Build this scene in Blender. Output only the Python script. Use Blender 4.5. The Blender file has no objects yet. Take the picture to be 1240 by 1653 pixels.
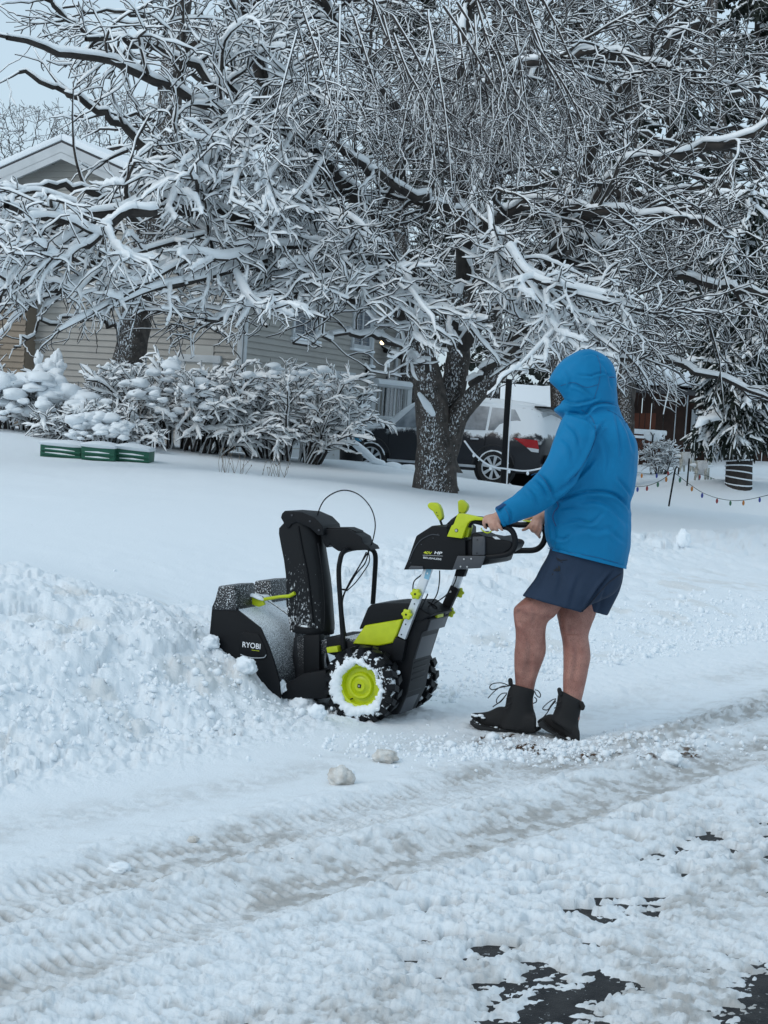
import bpy, bmesh, math, random
import numpy as np
from mathutils import Vector, Matrix, noise as mnoise

S = bpy.context.scene
COL = S.collection
# ---------------------------------------------------------------- camera
F, CX, CY = 2600.0, 620.0, 826.5          # focal length and centre in pixels of the 1240 px wide photograph
CAMZ, ROLL, PITCH = 1.46, math.radians(3.5), math.radians(-3.3)
fwd = Vector((0, math.cos(PITCH), math.sin(PITCH)))
rx = Vector((1, 0, 0)); uz = rx.cross(fwd)
right = rx * math.cos(ROLL) + uz * math.sin(ROLL)
up = uz * math.cos(ROLL) - rx * math.sin(ROLL)
cd = bpy.data.cameras.new('camera'); cam = bpy.data.objects.new('camera', cd); COL.objects.link(cam)
cd.sensor_fit = 'HORIZONTAL'; cd.sensor_width = 36.0; cd.lens = F / 1240 * 36.0
cd.clip_start = 0.1; cd.clip_end = 3000
m = Matrix((right, up, -fwd)).transposed().to_4x4(); m.translation = Vector((0, 0, CAMZ)); cam.matrix_world = m
S.camera = cam
# ---------------------------------------------------------------- sky, sun, exposure (overcast)
W = bpy.data.worlds.new('World'); S.world = W; W.use_nodes = True
nt = W.node_tree; nt.nodes.clear()
sky = nt.nodes.new('ShaderNodeTexSky'); sky.sky_type = 'NISHITA'; sky.sun_disc = False
SUN_EL, SUN_AZ = math.radians(40), math.radians(230)
sky.sun_elevation = SUN_EL; sky.sun_rotation = SUN_AZ
sky.air_density = 1.0; sky.dust_density = 3.0; sky.ozone_density = 1.6
mx = nt.nodes.new('ShaderNodeMix'); mx.data_type = 'RGBA'; mx.inputs[0].default_value = 0.72
nt.links.new(sky.outputs[0], mx.inputs[6]); mx.inputs[7].default_value = (5.5, 6.95, 7.95, 1)   # even cloud deck
bg = nt.nodes.new('ShaderNodeBackground'); bg.inputs[1].default_value = 0.125
out = nt.nodes.new('ShaderNodeOutputWorld')
nt.links.new(mx.outputs[2], bg.inputs[0]); nt.links.new(bg.outputs[0], out.inputs[0])
sd = bpy.data.lights.new('sun', 'SUN'); sd.energy = 0.55; sd.angle = math.radians(25); sd.color = (1.0, 0.97, 0.93)
sun = bpy.data.objects.new('sun', sd); COL.objects.link(sun)
sdir = Vector((math.sin(SUN_AZ) * math.cos(SUN_EL), math.cos(SUN_AZ) * math.cos(SUN_EL), math.sin(SUN_EL)))
sun.rotation_euler = sdir.to_track_quat('Z', 'Y').to_euler()
S.view_settings.view_transform = 'Standard'; S.view_settings.look = 'None'
S.view_settings.exposure = 0.0; S.view_settings.gamma = 1.0; S.view_settings.use_curve_mapping = False
S.cycles.max_bounces = 6; S.cycles.diffuse_bounces = 4; S.cycles.glossy_bounces = 2; S.cycles.transmission_bounces = 2

# ---------------------------------------------------------------- coordinates
def ray(px, py):
    return fwd + right * ((px - CX) / F) - up * ((py - CY) / F)
CAM = Vector((0, 0, CAMZ))
def P(px, py, d):                    # a point of the place at d metres from the camera plane
    r = ray(px, py); return CAM + r * (d / r.y)
def G(px, py, z=0.0):
    r = ray(px, py); return CAM + r * ((z - CAMZ) / r.z)
ORG = {}
def empty(name, loc, label, cat, group=None):
    o = bpy.data.objects.new(name, None); COL.objects.link(o); o.location = loc; ORG[o.name] = Vector(loc)
    o.empty_display_size = 0.1
    o['label'] = label; o['category'] = cat
    if group: o['group'] = group
    return o
def tag(o, label=None, cat=None, group=None, kind=None):
    for k, v in (('label', label), ('category', cat), ('group', group), ('kind', kind)):
        if v: o[k] = v
    return o
def link_mesh(name, me, mat, parent=None, smooth=False, kind=None, loc=None):
    """me holds world coordinates; shift them to the thing's origin"""
    org = ORG[parent.name] if parent else (Vector(loc) if loc is not None else Vector((0, 0, 0)))
    if org.length: me.transform(Matrix.Translation(-org))
    if mat: me.materials.append(mat)
    if smooth: me.shade_smooth() if hasattr(me, 'shade_smooth') else me.polygons.foreach_set('use_smooth', [True] * len(me.polygons))
    o = bpy.data.objects.new(name, me); COL.objects.link(o)
    if parent: o.parent = parent
    else: o.location = org
    ORG[o.name] = org.copy()
    if kind: o['kind'] = kind
    return o
def np_mesh(name, V, Fq):
    """V (n,3); Fq list of int arrays (m,k)"""
    me = bpy.data.meshes.new(name)
    V = np.ascontiguousarray(V, dtype=np.float32)
    tot = sum(f.shape[0] * f.shape[1] for f in Fq); nf = sum(f.shape[0] for f in Fq)
    me.vertices.add(len(V)); me.loops.add(tot); me.polygons.add(nf)
    me.vertices.foreach_set('co', V.ravel())
    me.loops.foreach_set('vertex_index', np.concatenate([f.ravel() for f in Fq]).astype(np.int32))
    st = []; a = 0
    for f in Fq:
        st.append(a + np.arange(f.shape[0]) * f.shape[1]); a += f.size
    me.polygons.foreach_set('loop_start', np.concatenate(st).astype(np.int32))
    me.update(calc_edges=True); return me

class MB:
    def __init__(s): s.v = []; s.f = []
    def add(s, vs, fs):
        n = len(s.v); s.v += [Vector(v) for v in vs]; s.f += [tuple(i + n for i in f) for f in fs]; return s
    def box(s, c, sx, sy, sz, ax=Vector((1, 0, 0)), ay=Vector((0, 1, 0)), az=Vector((0, 0, 1))):
        c = Vector(c); vs = [c + ax * (sx * i) + ay * (sy * j) + az * (sz * k) for i in (-.5, .5) for j in (-.5, .5) for k in (-.5, .5)]
        return s.add(vs, [(0, 1, 3, 2), (4, 6, 7, 5), (0, 4, 5, 1), (2, 3, 7, 6), (0, 2, 6, 4), (1, 5, 7, 3)])
    def prism(s, pts, d):            # polygon (world points) swept by the vector d
        n = len(pts); d = Vector(d); a = [Vector(p) for p in pts]
        return s.add(a + [p + d for p in a], [tuple(range(n)), tuple(range(2 * n - 1, n - 1, -1))] + [(i, i + n, (i + 1) % n + n, (i + 1) % n) for i in range(n)])
    def loft(s, rings, cap=True):
        k = len(rings[0]); n = len(rings); vs = [p for r in rings for p in r]
        fs = [(i * k + j, i * k + (j + 1) % k, (i + 1) * k + (j + 1) % k, (i + 1) * k + j) for i in range(n - 1) for j in range(k)]
        if cap: fs += [tuple(range(k - 1, -1, -1)), tuple((n - 1) * k + j for j in range(k))]
        return s.add(vs, fs)
    def tube(s, pts, r, k=8, cap=True):
        pts = [Vector(p) for p in pts]; n = len(pts)
        rr = r if isinstance(r, (list, tuple)) else [r] * n
        rings = []; e = None
        for i, p in enumerate(pts):
            t = (pts[min(i + 1, n - 1)] - pts[max(i - 1, 0)]).normalized()
            if e is None: e = t.orthogonal().normalized()
            e = (e - t * e.dot(t)).normalized(); b = t.cross(e)
            rings.append([p + (e * math.cos(a) + b * math.sin(a)) * rr[i] for a in (2 * math.pi * j / k for j in range(k))])
        return s.loft(rings, cap)
    def capsule(s, pts, rr, k=10):   # tube with rounded ends
        pts = [Vector(p) for p in pts]; a = (pts[0] - pts[1]).normalized(); b = (pts[-1] - pts[-2]).normalized()
        P2 = [pts[0] + a * rr[0] * .95, pts[0] + a * rr[0] * .6] + pts + [pts[-1] + b * rr[-1] * .6, pts[-1] + b * rr[-1] * .95]
        R2 = [rr[0] * .3, rr[0] * .8] + list(rr) + [rr[-1] * .8, rr[-1] * .3]
        return s.tube(P2, R2, k)
    def ell(s, c, a, b, d, ax=Vector((1, 0, 0)), ay=Vector((0, 1, 0)), az=Vector((0, 0, 1)), nu=14, nv=9):
        c = Vector(c)
        vs = [c + az * d] + [c + ax * (a * math.sin(t) * math.cos(f)) + ay * (b * math.sin(t) * math.sin(f)) + az * (d * math.cos(t))
              for t in (math.pi * i / nv for i in range(1, nv)) for f in (2 * math.pi * j / nu for j in range(nu))] + [c - az * d]
        fs = [(0, 1 + j, 1 + (j + 1) % nu) for j in range(nu)]
        for i in range(nv - 2):
            fs += [(1 + i * nu + j, 1 + (i + 1) * nu + j, 1 + (i + 1) * nu + (j + 1) % nu, 1 + i * nu + (j + 1) % nu) for j in range(nu)]
        l = len(vs) - 1; o = 1 + (nv - 2) * nu
        fs += [(l, o + (j + 1) % nu, o + j) for j in range(nu)]
        return s.add(vs, fs)
    def cyl(s, c, axis, r, h, k=24, r2=None):
        axis = Vector(axis).normalized(); c = Vector(c)
        return s.tube([c, c + axis * h], [r, r if r2 is None else r2], k)
    def mesh(s, name='m', bevel=0, seg=2, smooth_angle=None):
        me = bpy.data.meshes.new(name); me.from_pydata([tuple(v) for v in s.v], [], s.f)
        bm = bmesh.new(); bm.from_mesh(me)
        bmesh.ops.recalc_face_normals(bm, faces=bm.faces[:])
        if bevel:
            ed = [e for e in bm.edges if len(e.link_faces) == 2 and e.calc_face_angle(0) > 0.5]
            bmesh.ops.bevel(bm, geom=ed, offset=bevel, segments=seg, affect='EDGES', profile=0.6, clamp_overlap=True)
        if smooth_angle:
            for f in bm.faces: f.smooth = True
            for e in bm.edges:
                if len(e.link_faces) == 2 and e.calc_face_angle(0) > smooth_angle: e.smooth = False
        bm.to_mesh(me); bm.free(); return me
    def build(s, name, mat, parent=None, bevel=0, seg=2, kind=None, sa=0.6, loc=None):
        return link_mesh(name, s.mesh(name, bevel, seg, sa), mat, parent, kind=kind, loc=loc)

def apply_mods(o, mods):
    for typ, kw in mods:
        md = o.modifiers.new(typ.lower(), typ)
        for k, v in kw.items(): setattr(md, k, v)
    dg = bpy.context.evaluated_depsgraph_get(); dg.update()
    me = bpy.data.meshes.new_from_object(o.evaluated_get(dg)); o.modifiers.clear()
    old = o.data; o.data = me; bpy.data.meshes.remove(old)
    return o
def smooth_curve(pts, n):            # Catmull-Rom through tuples / Vectors
    P_ = [Vector(p) for p in pts]; P_ = [P_[0] * 2 - P_[1]] + P_ + [P_[-1] * 2 - P_[-2]]; o = []
    for i in range(1, len(P_) - 2):
        for k in range(n):
            t = k / n; a, b, c, d = P_[i - 1:i + 3]
            o.append(0.5 * ((2 * b) + (c - a) * t + (2 * a - 5 * b + 4 * c - d) * t * t + (3 * b - a - 3 * c + d) * t ** 3))
    o.append(P_[-2]); return o

# ---------------------------------------------------------------- materials
def N(nt, typ, **kw):
    n = nt.nodes.new(typ)
    for k, v in kw.items():
        if k.startswith('i_'): n.inputs[int(k[2:]) if k[2:].isdigit() else k[2:]].default_value = v
        else: setattr(n, k, v)
    return n
def ramp(nt, src, p0, p1, c0=(0, 0, 0, 1), c1=(1, 1, 1, 1)):
    r = nt.nodes.new('ShaderNodeValToRGB'); r.color_ramp.elements[0].position = p0; r.color_ramp.elements[1].position = p1
    r.color_ramp.elements[0].color = c0; r.color_ramp.elements[1].color = c1
    nt.links.new(src, r.inputs[0]); return r.outputs[0]
def mixc(nt, fac, a, b):
    m_ = nt.nodes.new('ShaderNodeMix'); m_.data_type = 'RGBA'
    for s_, i in ((fac, 0), (a, 6), (b, 7)):
        if hasattr(s_, 'links'): nt.links.new(s_, m_.inputs[i])
        else: m_.inputs[i].default_value = s_ if i == 0 else (*s_[:3], 1)
    return m_.outputs[2]
def noise(nt, scale, detail=4, rough=.55, vec=None, dist=0):
    n = nt.nodes.new('ShaderNodeTexNoise'); n.inputs['Scale'].default_value = scale; n.inputs['Detail'].default_value = detail
    n.inputs['Roughness'].default_value = rough; n.inputs['Distortion'].default_value = dist
    if vec is None:
        tc = nt.nodes.new('ShaderNodeTexCoord'); vec = tc.outputs['Object']
    nt.links.new(vec, n.inputs['Vector']); return n.outputs[0]
def stretch(nt, sc):
    tc = nt.nodes.new('ShaderNodeTexCoord'); mp = nt.nodes.new('ShaderNodeMapping'); mp.inputs['Scale'].default_value = sc
    nt.links.new(tc.outputs['Object'], mp.inputs[0]); return mp.outputs[0]
SNOWC = (0.83, 0.88, 0.92)
def mat(name, col, rough=.6, metal=0.0, col2=None, nscale=20, bscale=0, bump=0.3, bdist=.005, emit=0, spec=.5, snow=None, sscale=60, sdir=None, svec=None, bvec=None, zg=None):
    """snow=(threshold, normal weight): wind-blown snow stuck to the surface where noise + facing passes the threshold"""
    M = bpy.data.materials.new(name); M.use_nodes = True; t = M.node_tree; b = t.nodes['Principled BSDF']
    b.inputs['Roughness'].default_value = rough; b.inputs['Metallic'].default_value = metal; b.inputs['Specular IOR Level'].default_value = spec
    b.inputs['Base Color'].default_value = (*col, 1); c = None
    if col2:
        c = mixc(t, ramp(t, noise(t, nscale), .35, .65), col, col2); t.links.new(c, b.inputs['Base Color'])
    if snow:
        geo = t.nodes.new('ShaderNodeNewGeometry'); vm = t.nodes.new('ShaderNodeVectorMath'); vm.operation = 'DOT_PRODUCT'
        t.links.new(geo.outputs['Normal'], vm.inputs[0]); vm.inputs[1].default_value = sdir or (0, -.3, 1)
        m1 = N(t, 'ShaderNodeMath', operation='MULTIPLY'); t.links.new(vm.outputs['Value'], m1.inputs[0]); m1.inputs[1].default_value = snow[1]
        m2 = N(t, 'ShaderNodeMath', operation='ADD'); t.links.new(m1.outputs[0], m2.inputs[0])
        nz = noise(t, sscale, 5, .65, vec=svec and stretch(t, svec)); t.links.new(nz, m2.inputs[1])
        so = m2.outputs[0]
        if zg:                            # more snow lying above (or below) a height of the thing itself
            tc = t.nodes.new('ShaderNodeTexCoord'); sx = t.nodes.new('ShaderNodeSeparateXYZ'); t.links.new(tc.outputs['Object'], sx.inputs[0])
            mr = t.nodes.new('ShaderNodeMapRange'); mr.inputs[1].default_value = zg[0]; mr.inputs[2].default_value = zg[1]; mr.inputs[3].default_value = 0; mr.inputs[4].default_value = zg[2]; t.links.new(sx.outputs[2], mr.inputs[0])
            ma = N(t, 'ShaderNodeMath', operation='ADD'); t.links.new(mr.outputs[0], ma.inputs[0]); t.links.new(so, ma.inputs[1]); so = ma.outputs[0]
        k = ramp(t, so, snow[0], snow[0] + (.07 if not zg else zg[3]))
        c = mixc(t, k, c or col, SNOWC); t.links.new(c, b.inputs['Base Color'])
        rr = N(t, 'ShaderNodeMapRange'); t.links.new(k, rr.inputs[0]); rr.inputs[3].default_value = rough; rr.inputs[4].default_value = .8
        t.links.new(rr.outputs[0], b.inputs['Roughness'])
    if bscale:
        bp = t.nodes.new('ShaderNodeBump'); bp.inputs['Strength'].default_value = bump; bp.inputs['Distance'].default_value = bdist
        t.links.new(noise(t, bscale, 5, .6, vec=bvec and stretch(t, bvec)), bp.inputs['Height']); t.links.new(bp.outputs[0], b.inputs['Normal'])
    if emit:
        b.inputs['Emission Color'].default_value = (*col, 1); b.inputs['Emission Strength'].default_value = emit
    return M
M_SNOW = mat('snow', SNOWC, .75, spec=.25, bscale=90, bump=.5, bdist=.004)
M_SNOWT = mat('tree_snow', (.90, .93, .95), .8, spec=.2)
M_BARK = mat('bark', (.045, .038, .033), .9, col2=(.02, .017, .016), nscale=6)
M_TWIG = mat('twig_bark', (.030, .025, .024), .9)
M_TRUNK = mat('trunk_bark', (.10, .085, .075), .9, col2=(.035, .03, .027), nscale=9, bscale=22, bump=1, bdist=.03, bvec=(1, 1, .25), snow=(.80, .30), sscale=48, sdir=(-.2, -.9, .1), svec=(1, 1, .55))
M_BLACK = mat('black_plastic', (.006, .007, .009), .5, spec=.2, bscale=300, bump=.15, bdist=.001, snow=(.95, .25), sscale=70)
M_BLACKS = mat('black_plastic_snowy', (.012, .013, .016), .42, snow=(.66, .16), sscale=230, sdir=(.5, -.35, .9), zg=(.16, .50, .20, .17))
M_BLACKE = mat('black_plastic_ears', (.010, .011, .014), .42, snow=(.64, .12), sscale=150, sdir=(.1, -.8, .8))
M_CHUTE = mat('chute_plastic_snowy', (.010, .011, .013), .38, snow=(.86, .22), sscale=110, sdir=(-.75, -.6, .1), svec=(1, 1, .5), zg=(.80, .40, .18, .20), spec=.2)
M_RUBBER = mat('rubber', (.012, .012, .013), .75, bscale=60, bump=.3, snow=(.66, .06), sscale=30)
M_TYRE = mat('tyre_packed_snow', (.010, .010, .011), .8, snow=(.52, .05), sscale=34, spec=.2)
M_GREY = mat('dark_grey_panel', (.045, .05, .06), .45, snow=(.95, .2))
M_LIME = mat('lime_plastic', (.50, .58, .008), .38, col2=(.45, .53, .006), nscale=30, bscale=120, bump=.1, bdist=.001)
M_ALU = mat('aluminium', (.62, .66, .70), .38, .6, bscale=120, bump=.1, bdist=.001)
M_STEEL = mat('steel', (.5, .5, .5), .3, 1)
M_WHITE = mat('white_print', (.8, .82, .85), .5)
M_YELLOWP = mat('yellow_print', (.62, .68, .03), .5)
M_PAINTW = mat('white_trim', (.55, .58, .60), .6, col2=(.48, .51, .53), nscale=3)
M_SIDE = mat('siding', (.36, .35, .325), .6, col2=(.33, .32, .30), nscale=2)
# ---------------------------------------------------------------- ground relief
def h2(ix, iy, s):
    h = (ix.astype(np.int64) * 374761393 + iy.astype(np.int64) * 668265263 + s * 1442695041) & 0xffffffff
    h = ((h ^ (h >> 13)) * 1274126177) & 0xffffffff; h = ((h ^ (h >> 16)) * 2246822519) & 0xffffffff
    return ((h ^ (h >> 15)) & 0xffffff) / float(0xffffff)
def vn(x, y, s=0):
    ix = np.floor(x); iy = np.floor(y); fx = x - ix; fy = y - iy; fx = fx * fx * (3 - 2 * fx); fy = fy * fy * (3 - 2 * fy)
    ix = ix.astype(np.int64); iy = iy.astype(np.int64)
    a = h2(ix, iy, s); b = h2(ix + 1, iy, s); c = h2(ix, iy + 1, s); d = h2(ix + 1, iy + 1, s)
    return (a * (1 - fx) + b * fx) * (1 - fy) + (c * (1 - fx) + d * fx) * fy
def fbm(x, y, s=0, o=4):
    r = 0; a = .5; t = 0
    for k in range(o):
        r = r + a * vn(x * 2 ** k, y * 2 ** k, s + k * 17); t += a; a *= .55
    return r / t
def worley(x, y, s=0):
    """rounded lumps: 1 at a lump's centre, falling to 0; and each lump's own random number"""
    ix = np.floor(x).astype(np.int64); iy = np.floor(y).astype(np.int64); best = np.full(x.shape, 9.0); bid = np.zeros(x.shape)
    for dx in (-1, 0, 1):
        for dy in (-1, 0, 1):
            cx_ = ix + dx; cy_ = iy + dy; px = cx_ + h2(cx_, cy_, s); py = cy_ + h2(cx_, cy_, s + 7)
            d = (px - x) ** 2 + (py - y) ** 2; m_ = d < best; best = np.where(m_, d, best); bid = np.where(m_, h2(cx_, cy_, s + 11), bid)
    return np.sqrt(np.maximum(0, 1 - best / 1.0)), bid
def sst(a, b, x):
    t = np.clip((x - a) / (b - a), 0, 1); return t * t * (3 - 2 * t)
# control heights of the snow-covered yard (x, y, z)
CP = []
for px, py, d in ((0, 697, 25), (150, 712, 25), (330, 733, 25.5), (450, 745, 26), (545, 751, 26.5), (600, 752, 27), (660, 762, 27), (705, 797, 23), (745, 775, 27), (818, 786, 28.5), (890, 796, 28.5),
                  (1077, 822, 27), (1130, 775, 36), (1190, 788, 31), (1240, 830, 30), (1020, 790, 32), (1160, 745, 46), (1040, 752, 46), (65, 742, 20.5), (240, 752, 20.5), (380, 775, 18), (0, 800, 15), (300, 850, 13), (620, 830, 16), (900, 850, 19)):
    p = P(px, py, d); CP.append((p.x, p.y, p.z))
CP += [(-1.1, 8.9, .43), (-2.6, 10.2, .46), (-.2, 10.6, .42), (2.0, 16.6, .36), (.8, 12.5, .40), (5.2, 21, .32), (3.2, 14, .33), (-5, 9, .5), (7, 17, .2), (12, 26, .3),
       (.8, 33.5, .17), (3.2, 33.0, .15), (5, 36, .17), (-.3, 32, .25), (-7, 30, .85), (-14, 30, 1.1), (-12, 18, .9), (0, 45, .3), (10, 50, .7), (18, 42, .6), (-20, 60, 1.0), (20, 70, .8), (0, 75, .6), (-14, 9, .7), (-30, 30, 1.2), (35, 40, .7)]
CP = np.array(CP); _A = np.sqrt(((CP[:, None, :2] - CP[None, :, :2]) ** 2).sum(-1) + .6)
_n = len(CP); _B = np.zeros((_n + 1, _n + 1)); _B[:_n, :_n] = _A; _B[:_n, _n] = 1; _B[_n, :_n] = 1
_w = np.linalg.solve(_B + np.diag([1e-3] * _n + [0]), np.append(CP[:, 2], 0))
def yard(x, y):
    r = np.zeros(x.shape) + _w[_n]
    for i in range(_n): r += _w[i] * np.sqrt((x - CP[i, 0]) ** 2 + (y - CP[i, 1]) ** 2 + .6)
    return np.clip(r, .05, 1.6)
TH = math.radians(24)                                  # heading of the machine and of the driveway
HU = Vector((-math.cos(TH), math.sin(TH), 0)); HV = Vector((math.sin(TH), math.cos(TH), 0)); UPZ = Vector((0, 0, 1))
MO = P(578, 1108, 7.6)                                 # near wheel hub, outer face
DIG = G(388, 1092, .1)
def height(x, y, fine=True):
    x = np.asarray(x, float); y = np.asarray(y, float)
    t = -.8 * x + .6 * y; s = .6 * x + .8 * y
    tw = t + .28 * (fbm(s * .9, t * .9, 3) - .5) + .12 * (fbm(s * 3, t * 3, 5) - .5)
    L = 1 - sst(5.6, 7.4, s)                            # 1 = the high rough bank on the left
    rise = L * (.62 * sst(4.72, 5.6, tw) + .38 * sst(5.5, 6.7, tw)) + (1 - L) * (.35 * sst(4.9, 6.2, tw) + .65 * sst(6.0, 8.2, tw))
    ya = yard(x, y)
    # swath already blown free by the machine
    du = -(HU.x * (x - MO.x) + HU.y * (y - MO.y)); dv = HV.x * (x - MO.x) + HV.y * (y - MO.y)
    free = sst(-.66, -.24, du) * (1 - sst(.62, .95, dv)) * sst(-.55, -.12, dv)
    free = np.maximum(free, sst(-.3, .1, du) * (1 - sst(.75, 1.4, dv)) * (1 - sst(2.2, 3, du)))
    rise = rise * (1 - free * .97)
    z = rise * ya * (1 - .42 * np.exp(-((x - DIG.x) ** 2 + (y - DIG.y) ** 2) / .30 ** 2))
    road = 1 - sst(4.3, 5.0, t)
    bump_ = lambda c, w, e=2: np.exp(-np.abs((t + .10 * (vn(s * 1.1, t * .2, 8) - .5) - c) / w) ** e)
    base = .008 + .034 * sst(1.55, 3.0, t + .5 * (fbm(s * .8, t * .8, 21) - .5))
    trk = bump_(3.46, .16, 4); trk2 = bump_(2.98, .13, 4); rdg = bump_(3.23, .075) + .8 * bump_(2.80, .07) + .55 * bump_(3.68, .08)
    trk3 = bump_(4.05, .10)
    base = base + .016 * rdg * (.55 + .9 * fbm(s * 5, t * 5, 31)) - .015 * trk - .018 * trk2 - .005 * trk3
    base = base * road + .05 * (1 - road)
    scr = sst(5.6, 6.1, s) * (1 - sst(7.6, 8.3, s)) * sst(3.50, 3.74, t) * (1 - sst(4.9, 5.5, t))    # scraped by the machine, trodden
    base = base * (1 - .8 * scr)
    z = z + base
    if fine:
        far = 1 / (1 + (y / 14) ** 4)
        w1, r1 = worley(s * 3.3 + .3 * vn(s * 9, t * 9, 2), t * 3.3 + .3 * vn(s * 9, t * 9, 4), 1); w2, r2 = worley(s * 8, t * 8, 2); w3, r3 = worley(s * 19, t * 19, 3); w4, r4 = worley(s * 40, t * 40, 9)
        tb = np.clip(6.5 + .25 * (s - 6.5), 6.3, 8.5) + .9 * (1 - sst(-2.4, -1.4, x)) + .5 * (fbm(s * .6, t * .6, 78) - .5)
        bank = sst(4.66, 4.95, tw) * (1 - sst(tb - .2, tb + .3, tw)) * L + (1 - L) * (.30 * sst(4.9, 5.6, tw) * (1 - sst(tb - .1, tb + .25, tw)) + .55 * sst(tb - 1.6, tb - .9, tw) * (1 - sst(tb - .1, tb + .25, tw)))
        bank = bank * (1 - .6 * free)
        lumps = .10 * (w1 * (.3 + r1) - .45) + .042 * (w2 * (.2 + r2) - .4) + .026 * (w3 * (.2 + r3) - .4) + .012 * (w4 * r4 - .3)
        big = .09 * (fbm(s * 1.4, t * 1.4, 41) - .5)
        z = z + bank * (lumps * .88 + big)
        # crumbs at the foot of the bank and round the boots
        foot = (1 - .5 * scr) * np.exp(-((tw - 4.66) / .17) ** 2) * (.25 + .75 * L) + .8 * np.exp(-((t - 3.50) / .10) ** 2) * sst(6.2, 6.7, s) * (1 - sst(8.2, 9, s)) + .35 * np.exp(-((t - 4.25) / .3) ** 2) * sst(5.8, 6.5, s)
        z = z + foot * (.030 * np.clip(w3 * (r3 * 1.6 - .35), 0, 1) + .018 * np.clip(w2 * (r2 * 1.8 - .75), 0, 1) + .014 * np.clip(w4 * (r4 * 1.6 - .3), 0, 1))
        # crusty slush of the road: streaks across the driving direction
        sx = s * 30 + 6 * fbm(s * 2, t * 2, 51); ty = t * 11 + .35 * s * 30 * .4
        st1 = fbm(sx, ty, 61, 3) - .5; st2 = fbm(s * 60, t * 42, 63, 2) - .5; st0 = fbm(s * 9, t * 6, 65, 3) - .5
        crust = (1 - sst(3.0, 3.9, t)) + .45 * (trk + rdg + trk3)
        crust = np.clip(crust, 0, 1) * road * (1 - .45 * np.clip(trk + trk2, 0, 1))
        wq, rq = worley((x + .3 * y) * 20, (y - .25 * x) * 46, 12)
        st3 = .5 - np.abs(fbm(s * 26 + 3 * fbm(s * 3, t * 3, 52), t * 13 + s * 9, 67, 3) - .5) * 4
        wz, rz = worley((x + .3 * y) * 40, (y - .25 * x) * 85, 14); low_ = 1 + .5 * (1 - sst(2.2, 3.0, t))
        z = z + crust * (.010 * st1 + .010 * st2 + .014 * st0 + .007 * st3 + .012 * (wq * rq - .3) + .009 * (wz * (.3 + rz) - .4)) * low_ * .74
        z = z + rdg * road * .014 * (w2 * (.2 + r2) - .35) + rdg * road * .016 * (w3 * r3 - .3)
        # bare patches
        patch = sst(.50, .74, fbm(s * 2.2 + 4, t * 4.0, 81, 3)) * (1 - sst(2.45, 3.0, t)) * (.5 + .5 * sst(.4, .6, fbm(s * 7, t * 16, 82, 2)))
        stk = sst(.53, .66, fbm((x + .3 * y) * 9, (y - .25 * x) * 26, 86, 3)) * sst(.46, .60, fbm(s * 1.5, t * 2.2, 87, 2)) * sst(2.0, 2.3, t) * (1 - sst(2.8, 3.0, t)) * sst(3.0, 3.6, s)
        z = z - (.033 * patch + .042 * stk) * road
        z = z + (trk + trk2) * road * .010 * np.sin(s * 150 + 9 * np.abs(t * 6 % 1 - .5) + 2.5 * fbm(s * 3, t * 3, 83)) * (.3 + .7 * fbm(s * 2.5, t * 5, 84))
        z = z - .035 * (1 - sst(1.46, 1.74, t + .25 * (fbm(s * 2, t * 2, 85) - .5)))
        smooth_ = .010 * (fbm(s * 2.2, t * 2.2, 91) - .5) + .003 * (fbm(s * 14, t * 14, 92) - .5)
        z = z + smooth_ * (.4 + far)
        # soft drifts and a shallow furrow across the yard
        yd = sst(8.5, 11, t)
        z = z + yd * (.10 * (fbm(x * .35, y * .35, 95) - .5) + .02 * (fbm(x * 1.5, y * 1.5, 96) - .5))
        z = z - sst(4.4, 5.2, x) * (1 - sst(7.5, 10, x)) * .05 * np.exp(-((y - 22 - .5 * (x - 5)) / .5) ** 2)
    return z
def gz(x, y): return float(height(np.array([x]), np.array([y]))[0])

rows = [3.3]
while rows[-1] < 17: rows.append(rows[-1] * 1.0032)
while rows[-1] < 70: rows.append(rows[-1] * 1.012)
rows = np.array(rows); cols = np.tan(np.radians(np.linspace(-17.5, 17.5, 540)))
Yg, Tg = np.meshgrid(rows, cols, indexing='ij'); Xg = Yg * Tg
Zg = height(Xg, Yg)
def grid_faces(nr, nc):
    a = (np.arange(nr - 1)[:, None] * nc + np.arange(nc - 1)[None, :]).ravel()
    return np.stack([a, a + 1, a + nc + 1, a + nc], 1)
me = np_mesh('snow_ground', np.stack([Xg, Yg, Zg], -1).reshape(-1, 3), [grid_faces(*Xg.shape)])
# brown and grey soiling of tracks and crumbs, plus shade painted into hollows
tt = -.8 * Xg + .6 * Yg; ss = .6 * Xg + .8 * Yg
g1 = np.exp(-((tt - 3.46) / .18) ** 2) + 1.0 * np.exp(-((tt - 2.98) / .16) ** 2) + .3 * np.exp(-((tt - 4.05) / .15) ** 2) + .8 * (1 - sst(1.9, 2.9, tt))
blot = fbm(ss * 1.3, tt * 3, 101); spk = fbm(ss * 22, tt * 22, 103, 3)
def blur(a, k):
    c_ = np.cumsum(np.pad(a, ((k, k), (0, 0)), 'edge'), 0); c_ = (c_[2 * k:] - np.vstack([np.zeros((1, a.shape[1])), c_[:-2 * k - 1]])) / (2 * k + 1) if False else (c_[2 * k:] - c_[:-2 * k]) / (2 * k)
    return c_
hollow_shade = np.clip((blur(Zg, 5) - Zg) / .006, 0, 1) * (1 - sst(3.7, 4.1, tt)) * (Yg < 12)   # crevice shade of the slush, painted as grey wherever the surface dips
dirt_shade = np.clip(.55 * hollow_shade + g1 * sst(.36, .62, blot) * .85 + g1 * .34, 0, 1) * (.35 + .65 * sst(.40, .62, spk))  # painted hollow shading mixed with the soiling of the tracks
du = -(HU.x * (Xg - MO.x) + HU.y * (Yg - MO.y))
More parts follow.
